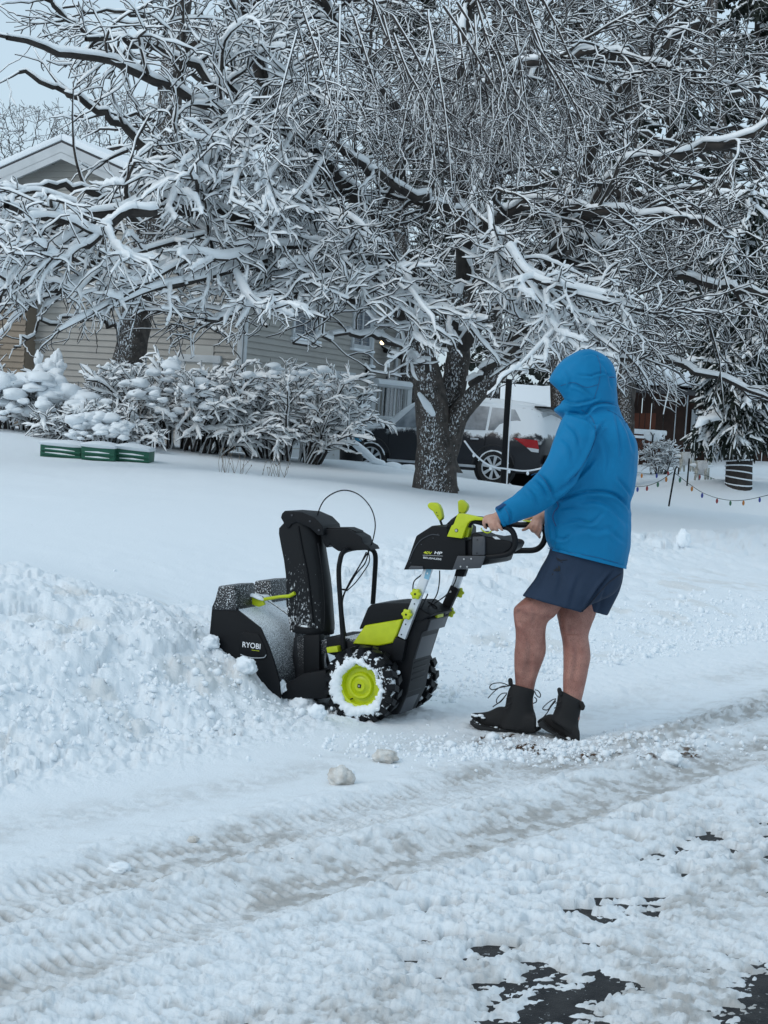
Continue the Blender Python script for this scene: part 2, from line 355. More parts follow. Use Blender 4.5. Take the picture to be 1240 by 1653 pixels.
wb_, rb_ = worley(ss * 1.7, tt * 1.7, 105)
bankd = sst(4.7, 4.95, tt) * (1 - sst(6.3, 7, tt)) * sst(.60, .74, fbm(ss * 3.5, tt * 3.5, 107, 3)) * .38
brown = np.zeros_like(tt)
for bx, by, br in ((840, 1205, .07), (780, 1192, .045), (950, 1222, .05), (1112, 1222, .06), (1050, 1235, .03), (812, 1188, .03), (870, 1212, .04), (1080, 1212, .03)):
    q = G(bx, by, .03); brown += np.exp(-(((Xg - q.x) / br) ** 2 + ((Yg - q.y) / (br * 1.9)) ** 2))
brown = np.clip(brown, 0, 1) * sst(.44, .58, fbm(ss * 30, tt * 30, 109, 3))
at = me.color_attributes.new('grit_shade', 'FLOAT_COLOR', 'POINT')  # red holds track soiling and painted hollow shade, green and blue hold stains
cc = np.zeros((Xg.size, 4), np.float32); cc[:, 0] = dirt_shade.ravel(); cc[:, 1] = brown.ravel(); cc[:, 2] = bankd.ravel(); cc[:, 3] = 1
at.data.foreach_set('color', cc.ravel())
M_G = bpy.data.materials.new('ground_snow'); M_G.use_nodes = True; t_ = M_G.node_tree; b_ = t_.nodes['Principled BSDF']
b_.inputs['Roughness'].default_value = .7; b_.inputs['Specular IOR Level'].default_value = .3
va = t_.nodes.new('ShaderNodeAttribute'); va.attribute_name = 'grit_shade'; sp_ = t_.nodes.new('ShaderNodeSeparateColor'); t_.links.new(va.outputs['Color'], sp_.inputs[0])
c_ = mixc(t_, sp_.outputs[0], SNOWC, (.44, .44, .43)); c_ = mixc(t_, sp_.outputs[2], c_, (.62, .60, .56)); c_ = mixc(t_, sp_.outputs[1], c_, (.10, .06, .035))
sk = ramp(t_, noise(t_, 26, 3, .7), .735, .76); c_ = mixc(t_, sk, c_, (.30, .28, .26))
t_.links.new(c_, b_.inputs['Base Color'])
bp_ = t_.nodes.new('ShaderNodeBump'); bp_.inputs['Strength'].default_value = .55; bp_.inputs['Distance'].default_value = .012
t_.links.new(noise(t_, 75, 6, .7), bp_.inputs['Height']); t_.links.new(bp_.outputs[0], b_.inputs['Normal'])
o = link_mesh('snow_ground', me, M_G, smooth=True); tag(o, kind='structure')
# wide surrounding sheet reaching the horizon, just under the detailed one
gx = np.concatenate([-np.geomspace(2500, 30, 25), np.linspace(-28, 28, 100), np.geomspace(30, 2500, 25)]); gy = np.concatenate([-np.geomspace(1500, 6, 20), np.linspace(-5, 70, 110), np.geomspace(72, 2500, 25)])
Yb, Xb = np.meshgrid(gy, gx, indexing='ij'); Zb = height(Xb, np.clip(Yb, -5, 200), False)
infan = (np.abs(Xb / np.maximum(Yb, .01)) < .33) & (Yb > 3) & (Yb < 71)
Zb = np.where(infan, Zb - .35, Zb); far_ = sst(70, 200, np.sqrt(Xb ** 2 + Yb ** 2)); Zb = Zb * (1 - far_) + .6 * far_ * (Yb > 0)
o = link_mesh('snow_field', np_mesh('snow_field', np.stack([Xb, Yb, Zb], -1).reshape(-1, 3), [grid_faces(*Xb.shape)]), M_SNOW, smooth=True); tag(o, kind='structure')
# wet asphalt under the slush
M_ASPH = mat('wet_asphalt', (.014, .014, .016), .55, spec=.15, col2=(.035, .035, .036), nscale=14, bscale=160, bump=.8, bdist=.006, snow=(.84, .2), sscale=60)
a_ = [Vector((.6 * s_ - .8 * t0, .8 * s_ + .6 * t0, .0045)) for s_, t0 in ((-30, -4), (60, -4), (60, 4.4), (-30, 4.4))]
tag(MB().add(a_, [(0, 1, 2, 3)]).build('road', M_ASPH), kind='structure')
# loose snow crumbs (too many to count) along the bank, round the machine and the boots
rng = np.random.default_rng(5)
def crumbs(name, pts, sizes, mat_, seed=0):
    ico = bmesh.new(); bmesh.ops.create_icosphere(ico, subdivisions=1, radius=1); iv = np.array([v.co[:] for v in ico.verts]); fi = np.array([[v.index for v in f.verts] for f in ico.faces]); ico.free()
    r = np.random.default_rng(seed); n = len(pts)
    V = iv[None] * (1 + r.uniform(-.42, .42, (n, len(iv), 1))); V = V * (sizes[:, None, None] * r.uniform(.7, 1.25, (n, 1, 3))) + pts[:, None, :]
    Fc = (fi[None] + (np.arange(n) * len(iv))[:, None, None]).reshape(-1, 3)
    o = link_mesh(name, np_mesh(name, V.reshape(-1, 3), [Fc]), mat_, smooth=False); return tag(o, kind='stuff')
n = 4600; s_ = rng.uniform(2.2, 13, n); t0 = 4.72 + rng.gamma(2.2, .32, n) * np.where(s_ > 6.5, .8, 1) - .14
X_ = .6 * s_ - .8 * t0; Y_ = .8 * s_ + .6 * t0
n2 = 1500; a2 = rng.normal(0, 1, (n2, 2)); q = G(860, 1200, 0); X2 = q.x + a2[:, 0] * .45; Y2 = q.y - .26 + a2[:, 1] * .20 + .3 * a2[:, 0] * .45
X_ = np.concatenate([X_, X2]); Y_ = np.concatenate([Y_, Y2]); sz = np.concatenate([rng.gamma(1.4, .004, n) + .003, rng.gamma(1.5, .003, n2) + .002])
okc = np.abs(X_ / Y_) < .3; X_, Y_, sz = X_[okc], Y_[okc], np.minimum(sz, .035)[okc]
o = crumbs('snow_crumbs', np.stack([X_, Y_, height(X_, Y_) + sz * .35], 1), sz, M_SNOW, 3)
tag(o, 'loose snow crumbs strewn along the foot of the bank and round the boots', 'snow crumbs')
def ghit(px, py):
    r = ray(px, py); ds = np.geomspace(3.6, 60, 1200); q = np.array(CAM)[None] + np.array(r)[None] * (ds / r.y)[:, None]
    i = int(np.argmax(q[:, 2] < height(q[:, 0], q[:, 1]))); return Vector(q[i])
def chunk(px, py, w, hh, label, z=.05, mat_=None, seed=0, group='lumps of snow lying on the road'):
    q = ghit(px, py); sc = q.y / F
    b = bmesh.new(); bmesh.ops.create_icosphere(b, subdivisions=4, radius=1)
    for v in b.verts:
        nn = mnoise.fractal(v.co * 1.8 + Vector((seed, 0, 0)), 1.0, 2.0, 4) * .28 + mnoise.noise(v.co * 7) * .06
        v.co *= 1 + nn; v.co = Vector((v.co.x * w * sc / 2, v.co.y * w * sc / 2 * .8, v.co.z * hh * sc / 2)) + q + Vector((0, 0, hh * sc * .36))
    m_ = bpy.data.meshes.new('snow_lump'); b.to_mesh(m_); b.free()
    o = link_mesh('snow_lump', m_, mat_ or M_SNOW, smooth=True, loc=q); tag(o, label, 'snow lump', group)
M_DSNOW = mat('dirty_snow', (.72, .72, .70), .8, col2=(.50, .47, .43), nscale=22, bscale=60, bump=.8, bdist=.01)
chunk(550, 1266, 44, 34, 'rounded dirty snow lump alone on the road below the snow blower', mat_=M_DSNOW, seed=1)
chunk(622, 1230, 40, 24, 'pale flat snow lump just right of the dirty rounded lump', mat_=M_DSNOW, seed=2)
chunk(192, 1408, 40, 18, 'small flat white snow slab beside the far wheel track on the left', seed=3)
chunk(1102, 884, 22, 34, 'upright white snow block standing on the bank right of the man', .35, seed=4)
chunk(1084, 1232, 34, 24, 'white snow lump on the road just right of the boots', seed=5)
chunk(340, 1046, 30, 24, 'rounded snow lump against the front corner of the snow blower', .12, seed=6)
chunk(452, 1118, 26, 24, 'rounded snow lump in front of the lower housing edge', .1, seed=8)
chunk(396, 1086, 36, 30, 'snow lump under the lettering of the auger housing', .15, seed=9)
chunk(312, 1360, 18, 13, 'tiny snow crumb beside the far wheel track', mat_=M_DSNOW, seed=10)
chunk(488, 1146, 40, 28, 'low snow lump touching the foot of the near wheel', .06, seed=11)
chunk(512, 1158, 30, 24, 'small snow lump left of the near tyre', .05, seed=12)

# brown leaf scraps turned up by the boots
M_LEAF = mat('dead_leaf', (.11, .055, .025), .8, col2=(.05, .028, .015), nscale=40)
lb_ = MB(); rgL = random.Random(3)
for cx_, cy_, n_, sx_, sy_ in ((843, 1208, 26, 18, 7), (780, 1192, 12, 14, 3), (955, 1222, 14, 16, 4), (1112, 1221, 20, 16, 4), (872, 1214, 10, 10, 4), (1050, 1222, 6, 20, 5), (815, 1190, 8, 10, 3)):
    for _ in range(n_):
        q = ghit(cx_ + rgL.gauss(0, sx_ * .6), cy_ + rgL.gauss(0, sy_ * .6)); a = rgL.uniform(0, 3.14); e1 = Vector((math.cos(a), math.sin(a), rgL.uniform(-.3, .5))) * rgL.uniform(.008, .026); e2 = Vector((-math.sin(a), math.cos(a), rgL.uniform(-.2, .6))) * rgL.uniform(.002, .007); q = q + UPZ * .006
        lb_.add([q - e1, q + e2 + UPZ * .003, q + e1, q - e2], [(0, 1, 2), (0, 2, 3)])
tag(lb_.build('leaf_litter', M_LEAF), 'brown leaf and grass scraps churned up in the snow by the boots', 'leaf litter', kind='stuff')
# ---------------------------------------------------------------- snow blower
def mp(px, py, v):                   # a point on the machine's upright plane v metres in from the outer face of the near wheel
    r = ray(px, py); o_ = MO + HV * v; return CAM + r * ((o_ - CAM).dot(HV) / r.dot(HV))
def crop(ox, oy, k): return lambda x, y: (ox + x / k, oy + y / k)
cA, cB, cM = crop(320, 780, 3.1), crop(620, 780, 4.133), crop(640, 790, 7.75)
cW, cH, cR = crop(630, 930, 6.612), crop(330, 920, 6.2), crop(760, 790, 8.857)
cJ, cL = crop(740, 540, 3.875), crop(740, 880, 3.875)
SB = empty('snow_blower', MO - Vector((0, 0, .18)) + HV * .28, 'black and lime green walk-behind snow blower digging into the snow bank', 'snow blower')
def plate(name, pts, cf, v0, v1, mt, parent=SB, bevel=.004, seg=2, vp=None):
    vp = v0 if vp is None else vp
    return MB().prism([mp(*cf(x, y), vp) + HV * (v0 - vp) for x, y in pts], HV * (v1 - v0)).build(name, mt, parent, bevel, seg)
def text(name, body, p, h, mt, parent, ax=-HU, az=UPZ, bold=.0, width=None, ital=0, ext=.0006):
    cu = bpy.data.curves.new('t', 'FONT'); cu.body = body; cu.size = 1; cu.extrude = 0; cu.offset = bold; cu.shear = ital
    o = bpy.data.objects.new('t', cu); COL.objects.link(o); bpy.context.view_layer.update()
    me = bpy.data.meshes.new_from_object(o.evaluated_get(bpy.context.evaluated_depsgraph_get())); bpy.data.objects.remove(o); bpy.data.curves.remove(cu)
    xs = [v.co.x for v in me.vertices]; ys = [v.co.y for v in me.vertices]; w = max(xs) - min(xs); hh = max(ys) - min(ys)
    sx = (width / w) if width else h / hh; sy = h / hh; x0, y0 = min(xs), min(ys)
    for v in me.vertices: v.co = Vector(p) + ax * ((v.co.x - x0) * sx) + az * ((v.co.y - y0) * sy)
    return link_mesh(name, me, mt, parent)

# auger housing -----------------------------------------------------------
hp = [(50, 640), (75, 370), (105, 300), (300, 300), (330, 400), (420, 470), (560, 580), (640, 760), (690, 900), (745, 1090), (760, 1290), (80, 1290)]
house = MB().prism([mp(*cH(x, y), .012) for x, y in [(70, 640), (95, 380), (130, 300), (300, 300), (335, 405), (424, 478), (550, 590), (630, 765), (680, 905), (735, 1090), (745, 1270), (100, 1270)]], HV * .556).build('auger_housing', M_BLACKS, SB, .012, 3)
plate('side_panel', hp, cH, 0, .014, M_BLACK, bevel=.005); plate('side_panel', hp, cH, .566, .58, M_BLACK, bevel=.005, vp=0)
ear = [(78, 400), (95, 330), (140, 160), (300, 155), (312, 300), (318, 410)]
plate('housing_cap', ear, cH, -.006, .20, M_BLACKE, bevel=.009); plate('housing_cap', ear, cH, .375, .585, M_BLACKE, bevel=.009, vp=0)
plate('label_panel', [(360, 640), (400, 615), (540, 640), (590, 740), (625, 840), (600, 885), (470, 880), (350, 850), (345, 740)], cH, -.006, .004, M_BLACK, bevel=.003)
tp = mp(*cH(380, 772), -.0075)
text('brand_lettering', 'RYOBI', tp, .0270, M_WHITE, SB, bold=.012, width=.100, az=(UPZ - (-HU) * .0).normalized())
text('brand_lettering', 'BRUSHLESS', mp(*cH(474, 806), -.0075), .004, M_YELLOWP, SB, bold=.02, width=.042)
MB().tube(smooth_curve([mp(*cH(x, y), -.008) for x, y in ((362, 845), (400, 862), (480, 880), (590, 878), (618, 850))], 4), .0022, 6).build('label_stripe', M_ALU, SB)
rib = smooth_curve([mp(*cH(x, y), .30) + UPZ * .004 for x, y in ((440, 235), (560, 260), (660, 330), (760, 400), (850, 470), (900, 560), (935, 640))], 5)
MB().tube(rib, .0045, 6).build('housing_rib', M_BLACKS, SB)
# auger inside the open front
ax0 = mp(*cH(150, 900), .03)
aug = MB().tube([ax0, ax0 + HV * .52], .02, 10)
for sgn in (0, 1):
    pr = []
    for i in range(40):
        a = i / 39 * 4 * math.pi; pr.append((ax0 + HV * (.02 + (.24 * i / 39 if sgn == 0 else .5 - .24 * i / 39)), a))
    vs = []
    for c, a in pr:
        e = HU * math.cos(a) + UPZ * math.sin(a); vs += [c + e * .02, c + e * .13, c + e * .13 + HV * .006, c + e * .02 + HV * .006]
    aug.loft([vs[i:i + 4] for i in range(0, len(vs), 4)])
aug.build('auger', M_LIME, SB)
# snow lying on the housing
def snow_patch(name, path, w, h, parent, cf, v, seed=0):
    pts = [mp(*cf(x, y), v) for x, y in path]; b = MB(); n = len(pts); rings = []
    for i, p in enumerate(pts):
        f = math.sin(math.pi * (i + .35) / (n - .3)) ** .5
        rings.append([p + HV * (w * f * math.cos(a) * (1 + .25 * mnoise.noise(Vector((i, a, seed))))) + UPZ * (h * f * max(-.2, math.sin(a)) * (1 + .3 * mnoise.noise(Vector((i * 1.7, a * 2, seed + 5))))) for a in (2 * math.pi * k / 14 for k in range(14))])
    return tag(b.loft(rings).build(name, M_SNOW, parent, sa=2), kind=None)
snow_patch('snow_cover', [(330, 300), (380, 400), (450, 440), (520, 480), (600, 540), (660, 620), (700, 700)], .17, .012, house, cH, .22, 3)
snow_patch('snow_cover', [(400, 290), (480, 370), (560, 420), (640, 480), (700, 560)], .10, .014, house, cH, .42, 9)
# lime clean-out paddle
pd = MB().prism([mp(*cH(x, y), .16) for x, y in ((415, 262), (440, 245), (500, 290), (580, 300), (600, 350), (540, 372), (470, 345))], HV * .02)
pd = pd.build('clean_out_tool', M_LIME, SB, .003)
MB().tube([mp(*cH(x, y), .17) for x, y in ((560, 305), (620, 290), (760, 268), (850, 262), (905, 232))], [.008, .009, .008, .009, .010], 10).build('tool_handle', M_LIME, pd)
snow_patch('snow_cover', [(435, 262), (470, 255), (520, 268), (560, 290), (595, 305)], .026, .014, pd, cH, .165, 5)
# discharge chute ---------------------------------------------------------
lv = [(500, 735, 672, 735), (497, 700, 672, 700), (487, 640, 668, 650), (481, 590, 664, 600), (482, 520, 660, 540), (479, 450, 652, 470), (470, 380, 641, 400), (456, 310, 630, 330), (445, 250, 622, 270), (446, 222, 618, 222), (470, 196, 606, 196)]
rings = []
for (x0, y0, x1, y1) in lv:
    a = mp(*cA(x0, y0), .27); b = mp(*cA(x1, y1), .27); wv = .088; d = (b - a)
    o_ = [(0, -wv), (.55, -wv * 1.05), (.88, -wv * .8), (1, -wv * .3), (1, wv * .3), (.88, wv * .8), (.55, wv * 1.05), (0, wv)]
    i_ = [(0, wv - .007), (.53, wv * 1.05 - .007), (.83, wv * .7), (.94, wv * .25), (.94, -wv * .25), (.83, -wv * .7), (.53, -wv * 1.05 + .007), (0, -wv + .007)]
    rings.append([a + d * u + HV * w for u, w in o_ + i_])
ch = MB().loft(rings).build('chute', M_CHUTE, SB, .0, sa=.9)
for vv in (-.094, .094):
    MB().tube(smooth_curve([mp(*cA(x, y), .27 + vv) for x, y in ((600, 300), (618, 420), (630, 540), (634, 650), (630, 730))], 4), .004, 6).build('chute_rib', M_BLACK, ch)
MB().tube(smooth_curve([mp(*cA(x, y), .178) for x, y in ((500, 215), (520, 330), (545, 450), (560, 570), (575, 700))], 4), .006, 6).build('chute_rib', M_BLACK, ch)
df = [(412, 172), (418, 152), (432, 138), (520, 145), (582, 172), (620, 210), (628, 260), (600, 262), (560, 225), (490, 196), (468, 205), (450, 228), (440, 224)]
dfl = plate('deflector', df, cA, .168, .372, M_BLACK, bevel=.007, seg=3)
for x, y in ((470, 160), (560, 190), (605, 235)): MB().cyl(mp(*cA(x, y), .167), -HV, .005, .004, 10).build('bolt', M_GREY, dfl)
# worm ring and gear column
c0 = mp(*cH(1085, 600), .27); MB().cyl(c0 + UPZ * -.012, UPZ, .108, .034, 36).build('chute_ring', M_BLACK, SB, .003)
MB().cyl(c0 + UPZ * .018, UPZ, .094, .014, 36).build('ring_snow', M_SNOW, SB, .006)
MB().cyl(c0 + UPZ * -.06, UPZ, .088, .05, 30).build('chute_base', M_BLACKS, SB)
MB().cyl(c0 + HU * .01 + UPZ * -.34, UPZ, .085, .30, 10).build('impeller_housing', M_BLACKS, SB, .006)
plate('gear_cover', [(985, 655), (1150, 650), (1150, 1090), (990, 1100)], cH, .14, .20, M_BLACK, bevel=.008)
plate('gear_cover', [(985, 1040), (1215, 1000), (1235, 1290), (760, 1290), (745, 1180)], cH, .05, .46, M_BLACK, bevel=.01)
# chute stand: bent black tube and the turning motor arm
tb = smooth_curve([mp(555, 1048, .13), mp(551, 990, .13), mp(547, 930, .13), mp(549, 905, .13), mp(556, 890, .16), mp(580, 884, .32), mp(598, 886, .44), mp(606, 897, .47), mp(605, 930, .47), mp(602, 975, .47)], 6)
MB().tube(tb, .0125, 12).build('chute_stand', M_BLACK, SB)
arm = plate('turning_motor', [(604, 236), (620, 231), (735, 230), (760, 236), (815, 268), (825, 300), (850, 315), (862, 334), (760, 338), (700, 341), (672, 322), (660, 305), (640, 325), (625, 300)], cA, .20, .32, M_BLACK, bevel=.008, seg=3)
plate('motor_cap', [(640, 222), (745, 222), (790, 240), (790, 252), (640, 246)], cA, .215, .305, M_BLACK, arm, bevel=.004)
def cable(pts, r=.0032, parent=SB): return MB().tube(smooth_curve(pts, 8), r, 6).build('cable', M_BLACK, parent)
cable([mp(*cA(x, y), .25) for x, y in ((598, 225), (600, 150), (640, 75), (720, 36), (800, 55), (862, 120), (886, 200), (875, 280), (850, 345), (800, 425), (760, 490), (740, 532))])
cable([mp(*cA(x, y), .28) for x, y in ((850, 330), (857, 390), (830, 440), (785, 500), (742, 540))], .0028)
cable([mp(*cA(x, y), .30) for x, y in ((855, 335), (835, 400), (790, 455), (750, 520), (735, 545), (722, 600), (730, 690), (742, 790))], .0034)
cable([mp(*cA(x, y), .22) for x, y in ((842, 345), (815, 400), (775, 470), (740, 530), (720, 585), (716, 650), (736, 740), (748, 800))], .0034)
MB().box(mp(*cA(735, 533), .25), .03, .012, .008, HU, HV, UPZ).build('cable_tie', M_BLACK, SB)
# hood ---------------------------------------------------------------------
hood = plate('hood', [(770, 805), (832, 712), (1022, 680), (990, 765), (975, 800), (900, 815)], cA, .125, .45, M_LIME, bevel=.01, seg=3)
plate('battery_lid', [(800, 735), (846, 625), (862, 608), (935, 600), (1080, 600), (1130, 640), (1170, 660), (1120, 690), (1022, 690), (832, 722)], cA, .145, .43, M_BLACK, bevel=.012, seg=3)
plate('lid_ridge', [(850, 622), (866, 606), (935, 598), (1078, 598), (1092, 612), (940, 614)], cA, .17, .40, M_GREY, bevel=.004)
plate('chassis_rail', [(770, 800), (990, 765), (1010, 800), (1020, 900), (780, 900), (640, 850), (640, 770), (700, 770)], cA, .14, .44, M_BLACK, bevel=.008)
plate('lime_bracket', [(640, 822), (695, 815), (700, 845), (645, 850)], cA, .10, .16, M_LIME, bevel=.004)
plate('deck', [(600, 790), (700, 770), (790, 780), (760, 830), (640, 850), (600, 860)], cA, .16, .44, M_BLACKS, bevel=.006)
# rear body
body = plate('rear_cover', [(120, 640), (290, 400), (420, 462), (385, 590), (338, 600), (242, 900), (212, 1100), (180, 1260), (75, 1480), (-150, 1500), (-150, 900), (60, 700)], cW, .155, .385, M_BLACK, bevel=.01, seg=3)
plate('rear_panel', [(428, 462), (440, 470), (398, 590), (384, 586)], cW, .17, .39, M_GREY, body, bevel=.003)
plate('rear_panel', [(343, 600), (352, 604), (292, 800), (268, 888), (256, 884)], cW, .175, .37, M_GREY, body, bevel=.003)
sl = plate('rear_label', [(322, 800), (329, 802), (304, 876), (297, 874)], cW, .23, .30, M_ALU, body, bevel=.0)
for k, y in enumerate((925, 985, 1045, 1105)):
    plate('vent_rib', [(246 - k * 9, y - 12), (262 - k * 9, y - 6), (256 - k * 9, y + 14), (240 - k * 9, y + 10)], cW, .175, .345 - k * .006, M_BLACK, body, bevel=.003)
plate('rear_skirt', [(185, 1225), (200, 1230), (160, 1330), (95, 1478), (70, 1470)], cW, .17, .33, M_GREY, body, bevel=.004)
plate('lime_bracket', [(310, 410), (505, 395), (505, 450), (400, 462)], cW, .25, .33, M_LIME, bevel=.004)
# near handle leg, far handle leg
def leg(cf, top, bot, w, v, mt, name='handle_leg', parent=SB, dv=.024):
    a = mp(*cf(*top), v); b = mp(*cf(*bot), v); d = (b - a).normalized(); s_ = d.cross(HV).normalized()
    return MB().prism([a - s_ * w / 2, a + s_ * w / 2, b + s_ * w / 2, b - s_ * w / 2], HV * dv).build(name, mt, parent, .003)
l1 = leg(cW, (415, -120), (118, 660), .040, .118, M_ALU)
for x, y in ((262, 297), (168, 515), (122, 624)): MB().cyl(mp(*cW(x - 3, y), .1175), -HV, .0036, .001, 12).build('leg_hole', M_BLACK, l1)
leg(cB, (305, 555), (282, 640), .026, .1165, mat('blue_sticker', (.22, .45, .60), .5), 'sticker', l1, .001)
st = mp(*cB(289, 602), .1155); MB().ell(st, .004, .001, .005).build('sticker_print', M_WHITE, l1)
MB().prism([mp(*cW(x, y), .15) for x, y in ((395, 185), (400, 200), (170, 690), (130, 900), (70, 890), (60, 650), (165, 690))], HV * .01).build('leg_bracket', M_BLACK, SB, .002)
plate('leg_bracket', [(60, 650), (165, 690), (150, 760), (120, 900), (20, 900), (30, 700)], cW, .12, .15, M_BLACK, bevel=.003)
l2 = leg(cB, (515, 560), (465, 705), .040, .44, M_ALU)
leg(cB, (470, 695), (375, 905), .046, .43, M_BLACK, 'leg_bracket', SB, .03)
plate('leg_clamp', [(480, 575), (548, 575), (530, 625), (468, 620)], cB, .43, .465, M_BLACK, bevel=.003)
def knob(px, py, v, flip=-1):
    c = mp(px, py, v); b = MB(); n = 48; r_ = [.0245 + .0032 * math.cos(6 * 2 * math.pi * i / n) for i in range(n)]
    ring = lambda z, k: [c + HV * (flip * z) + (HU * math.cos(2 * math.pi * i / n) + UPZ * math.sin(2 * math.pi * i / n)) * r_[i] * k for i in range(n)]
    b.loft([ring(0, .55), ring(.006, .9), ring(.010, 1), ring(.020, 1), ring(.025, .88), ring(.026, .5)])
    k_ = b.build('clamp_knob', M_LIME, SB, sa=1.0)
    MB().cyl(c + HV * flip * .0245, HV * flip, .005, .003, 12).build('knob_bolt', M_BLACK, k_)
knob(*cW(288, 188), .116); knob(*cW(192, 406), .116); knob(*cW(722, 178), .475, 1); knob(*cW(625, 388), .475, 1)
for x, y in ((645, 165), (550, 362)): MB().cyl(mp(*cW(x, y), .429), -HV, .006, .006, 6).build('bolt', M_STEEL, SB)
cable([mp(*cW(x, y), .2) for x, y in ((430, -130), (340, -20), (260, 50), (242, 130), (250, 200))]); cable([mp(*cW(x, y), .25) for x, y in ((528, -60), (525, 60), (500, 190), (440, 290), (400, 335), (340, 400))], .003)
cable([mp(*cW(x, y), .35) for x, y in ((710, 0), (690, 70), (650, 130), (600, 200), (520, 260), (440, 310), (370, 370))], .003); cable([mp(*cW(x, y), .3) for x, y in ((350, 262), (420, 285), (480, 320), (500, 350))], .004)
# console ------------------------------------------------------------------
con = plate('console', [(90, 1005), (140, 890), (150, 860), (245, 590), (262, 572), (440, 458), (470, 452), (600, 465), (640, 500), (640, 590), (850, 618), (862, 640), (862, 860), (760, 880), (695, 1010), (380, 1000)], cM, .09, .47, M_BLACK, bevel=.013, seg=3)
plate('console_lip', [(150, 985), (180, 955), (330, 962), (330, 1000), (150, 1003)], cM, .082, .10, M_GREY, con, bevel=.003)
for x, y in ((312, 690), (460, 610), (180, 918), (520, 560)): MB().cyl(mp(*cM(x, y), .0895), -HV, .0025, .001, 10).build('screw', M_GREY, con)
arc = smooth_curve([mp(*cM(x, y), .088) for x, y in ((165, 880), (215, 760), (290, 650), (380, 590), (450, 565), (540, 575))], 5)
MB().tube(arc, .0025, 6).build('console_seam', M_GREY, con)
text('lettering', '40V', mp(*cM(338, 806), .0885), .0135, M_YELLOWP, con, bold=.012, width=.044, ital=.15)
text('lettering', 'HP', mp(*cM(474, 808), .0885), .0135, M_WHITE, con, bold=.015, width=.040, ital=.15)
text('lettering', 'BRUSHLESS', mp(*cM(336, 864), .0885), .0088, M_WHITE, con, bold=.005, width=.092)
MB().tube([mp(*cM(330, 822), .0885), mp(*cM(580, 834), .0885)], .0007, 4).build('print_line', M_WHITE, con)
mpn = plate('mount_plate', [(762, 832), (1112, 832), (1050, 985), (697, 1005)], cM, .075, .087, M_GREY, bevel=.003)
for x, y in ((848, 872), (938, 868), (806, 965), (888, 968)): MB().cyl(mp(*cM(x, y), .0745), -HV, .0045, .004, 6).build('bolt', M_STEEL, mpn)
plate('battery_dock', [(880, 640), (1110, 610), (1190, 600), (1180, 830), (1145, 930), (1080, 950), (870, 950)], cM, .11, .44, M_BLACK, bevel=.008)
plate('dock_panel', [(950, 590), (1090, 590), (1108, 620), (1105, 825), (945, 830)], cM, .085, .112, M_GREY, bevel=.006)
for x, y in ((1012, 632), (1008, 798)): MB().cyl(mp(*cM(x, y), .084), -HV, .003, .001, 10).build('screw', M_BLACK, SB)
plate('handle_cover', [(0, 640), (60, 610), (170, 660), (430, 712), (560, 735), (600, 780), (560, 860), (440, 930), (300, 945), (0, 945)], cR, .10, .28, M_BLACK, bevel=.012, seg=3)
plate('cover_label', [(310, 675), (370, 676), (425, 715), (350, 712)], cR, .0965, .0995, M_ALU, bevel=0)
# lime brackets, levers, grips
plate('grip_bracket', [(765, 303), (820, 300), (975, 332), (1180, 372), (1180, 392), (970, 384), (920, 400), (890, 430), (860, 500), (818, 614), (630, 590), (650, 540), (688, 452), (712, 440), (740, 365)], cM, .07, .10, M_LIME, bevel=.004)
plate('grip_bracket', [(905, 430), (925, 470), (895, 600), (840, 602), (868, 500)], cM, .11, .15, M_LIME, bevel=.004)
MB().cyl(mp(*cM(752, 514), .069), -HV, .006, .004, 16).build('bolt', M_STEEL, SB); MB().cyl(mp(*cM(752, 514), .0705), -HV, .0085, .002, 16).build('washer', M_BLACK, SB)
plate('grip_bracket', [(740, 440), (880, 458), (920, 430), (925, 445), (885, 475), (740, 455)], cR, .395, .44, M_LIME, bevel=.002)
def lever(poly, stem, v, dv):
    l_ = plate('control_lever', poly, cM, v, v + dv, M_LIME, bevel=.006, seg=3)
    MB().tube([mp(*cM(*p), v + dv / 2) for p in stem], .0055, 8).build('lever_stem', M_BLACK, l_)
    return l_
a_ = lever([(384, 200), (398, 174), (425, 164), (490, 166), (530, 195), (556, 250), (574, 340), (568, 372), (535, 397), (500, 350), (455, 275), (398, 235)], ((545, 375), (560, 420), (582, 475)), .20, .032)
for x, y in ((503, 290), (518, 328)): MB().cyl(mp(*cM(x, y), .199), -HV, .0025, .001, 10).build('screw', M_BLACK, a_)
a_ = lever([(765, 150), (800, 128), (828, 135), (880, 185), (892, 215), (880, 260), (850, 302), (775, 305), (768, 240)], ((800, 290), (770, 330), (700, 380), (650, 430), (600, 480)), .38, .03)
MB().cyl(mp(*cM(796, 290), .379), -HV, .0025, .001, 10).build('screw', M_BLACK, a_)
plate('lever_shroud', [(560, 560), (600, 500), (640, 440), (680, 380), (745, 360), (740, 410), (690, 470), (640, 590), (560, 600)], cM, .12, .36, M_BLACK, bevel=.006)
NB = smooth_curve([mp(*p, .105) for p in (cM(905, 470), cM(925, 412), cM(990, 398), (790, 847), (812, 850), (822, 853), (829, 861), (832, 874), (829, 886), (820, 894), (800, 898), (780, 899))], 6)
MB().tube(NB, .0135, 14).build('handle_grip', M_BLACK, SB)
MB().tube(smooth_curve([mp(*cM(x, y), .085) for x, y in ((975, 345), (1040, 350), (1120, 358), (1200, 372), (1280, 392))], 4), .0055, 8).build('bail_bar', M_BLACK, SB)
FB = smooth_curve([mp(*cR(x, y), .42) for x, y in ((440, 480), (560, 492), (700, 508), (850, 505), (960, 512), (1030, 545), (1065, 610), (1068, 680), (1030, 780), (965, 845), (880, 872), (760, 875), (600, 880), (440, 890))], 6)
MB().tube(FB, .0140, 14).build('handle_grip', M_BLACK, SB)
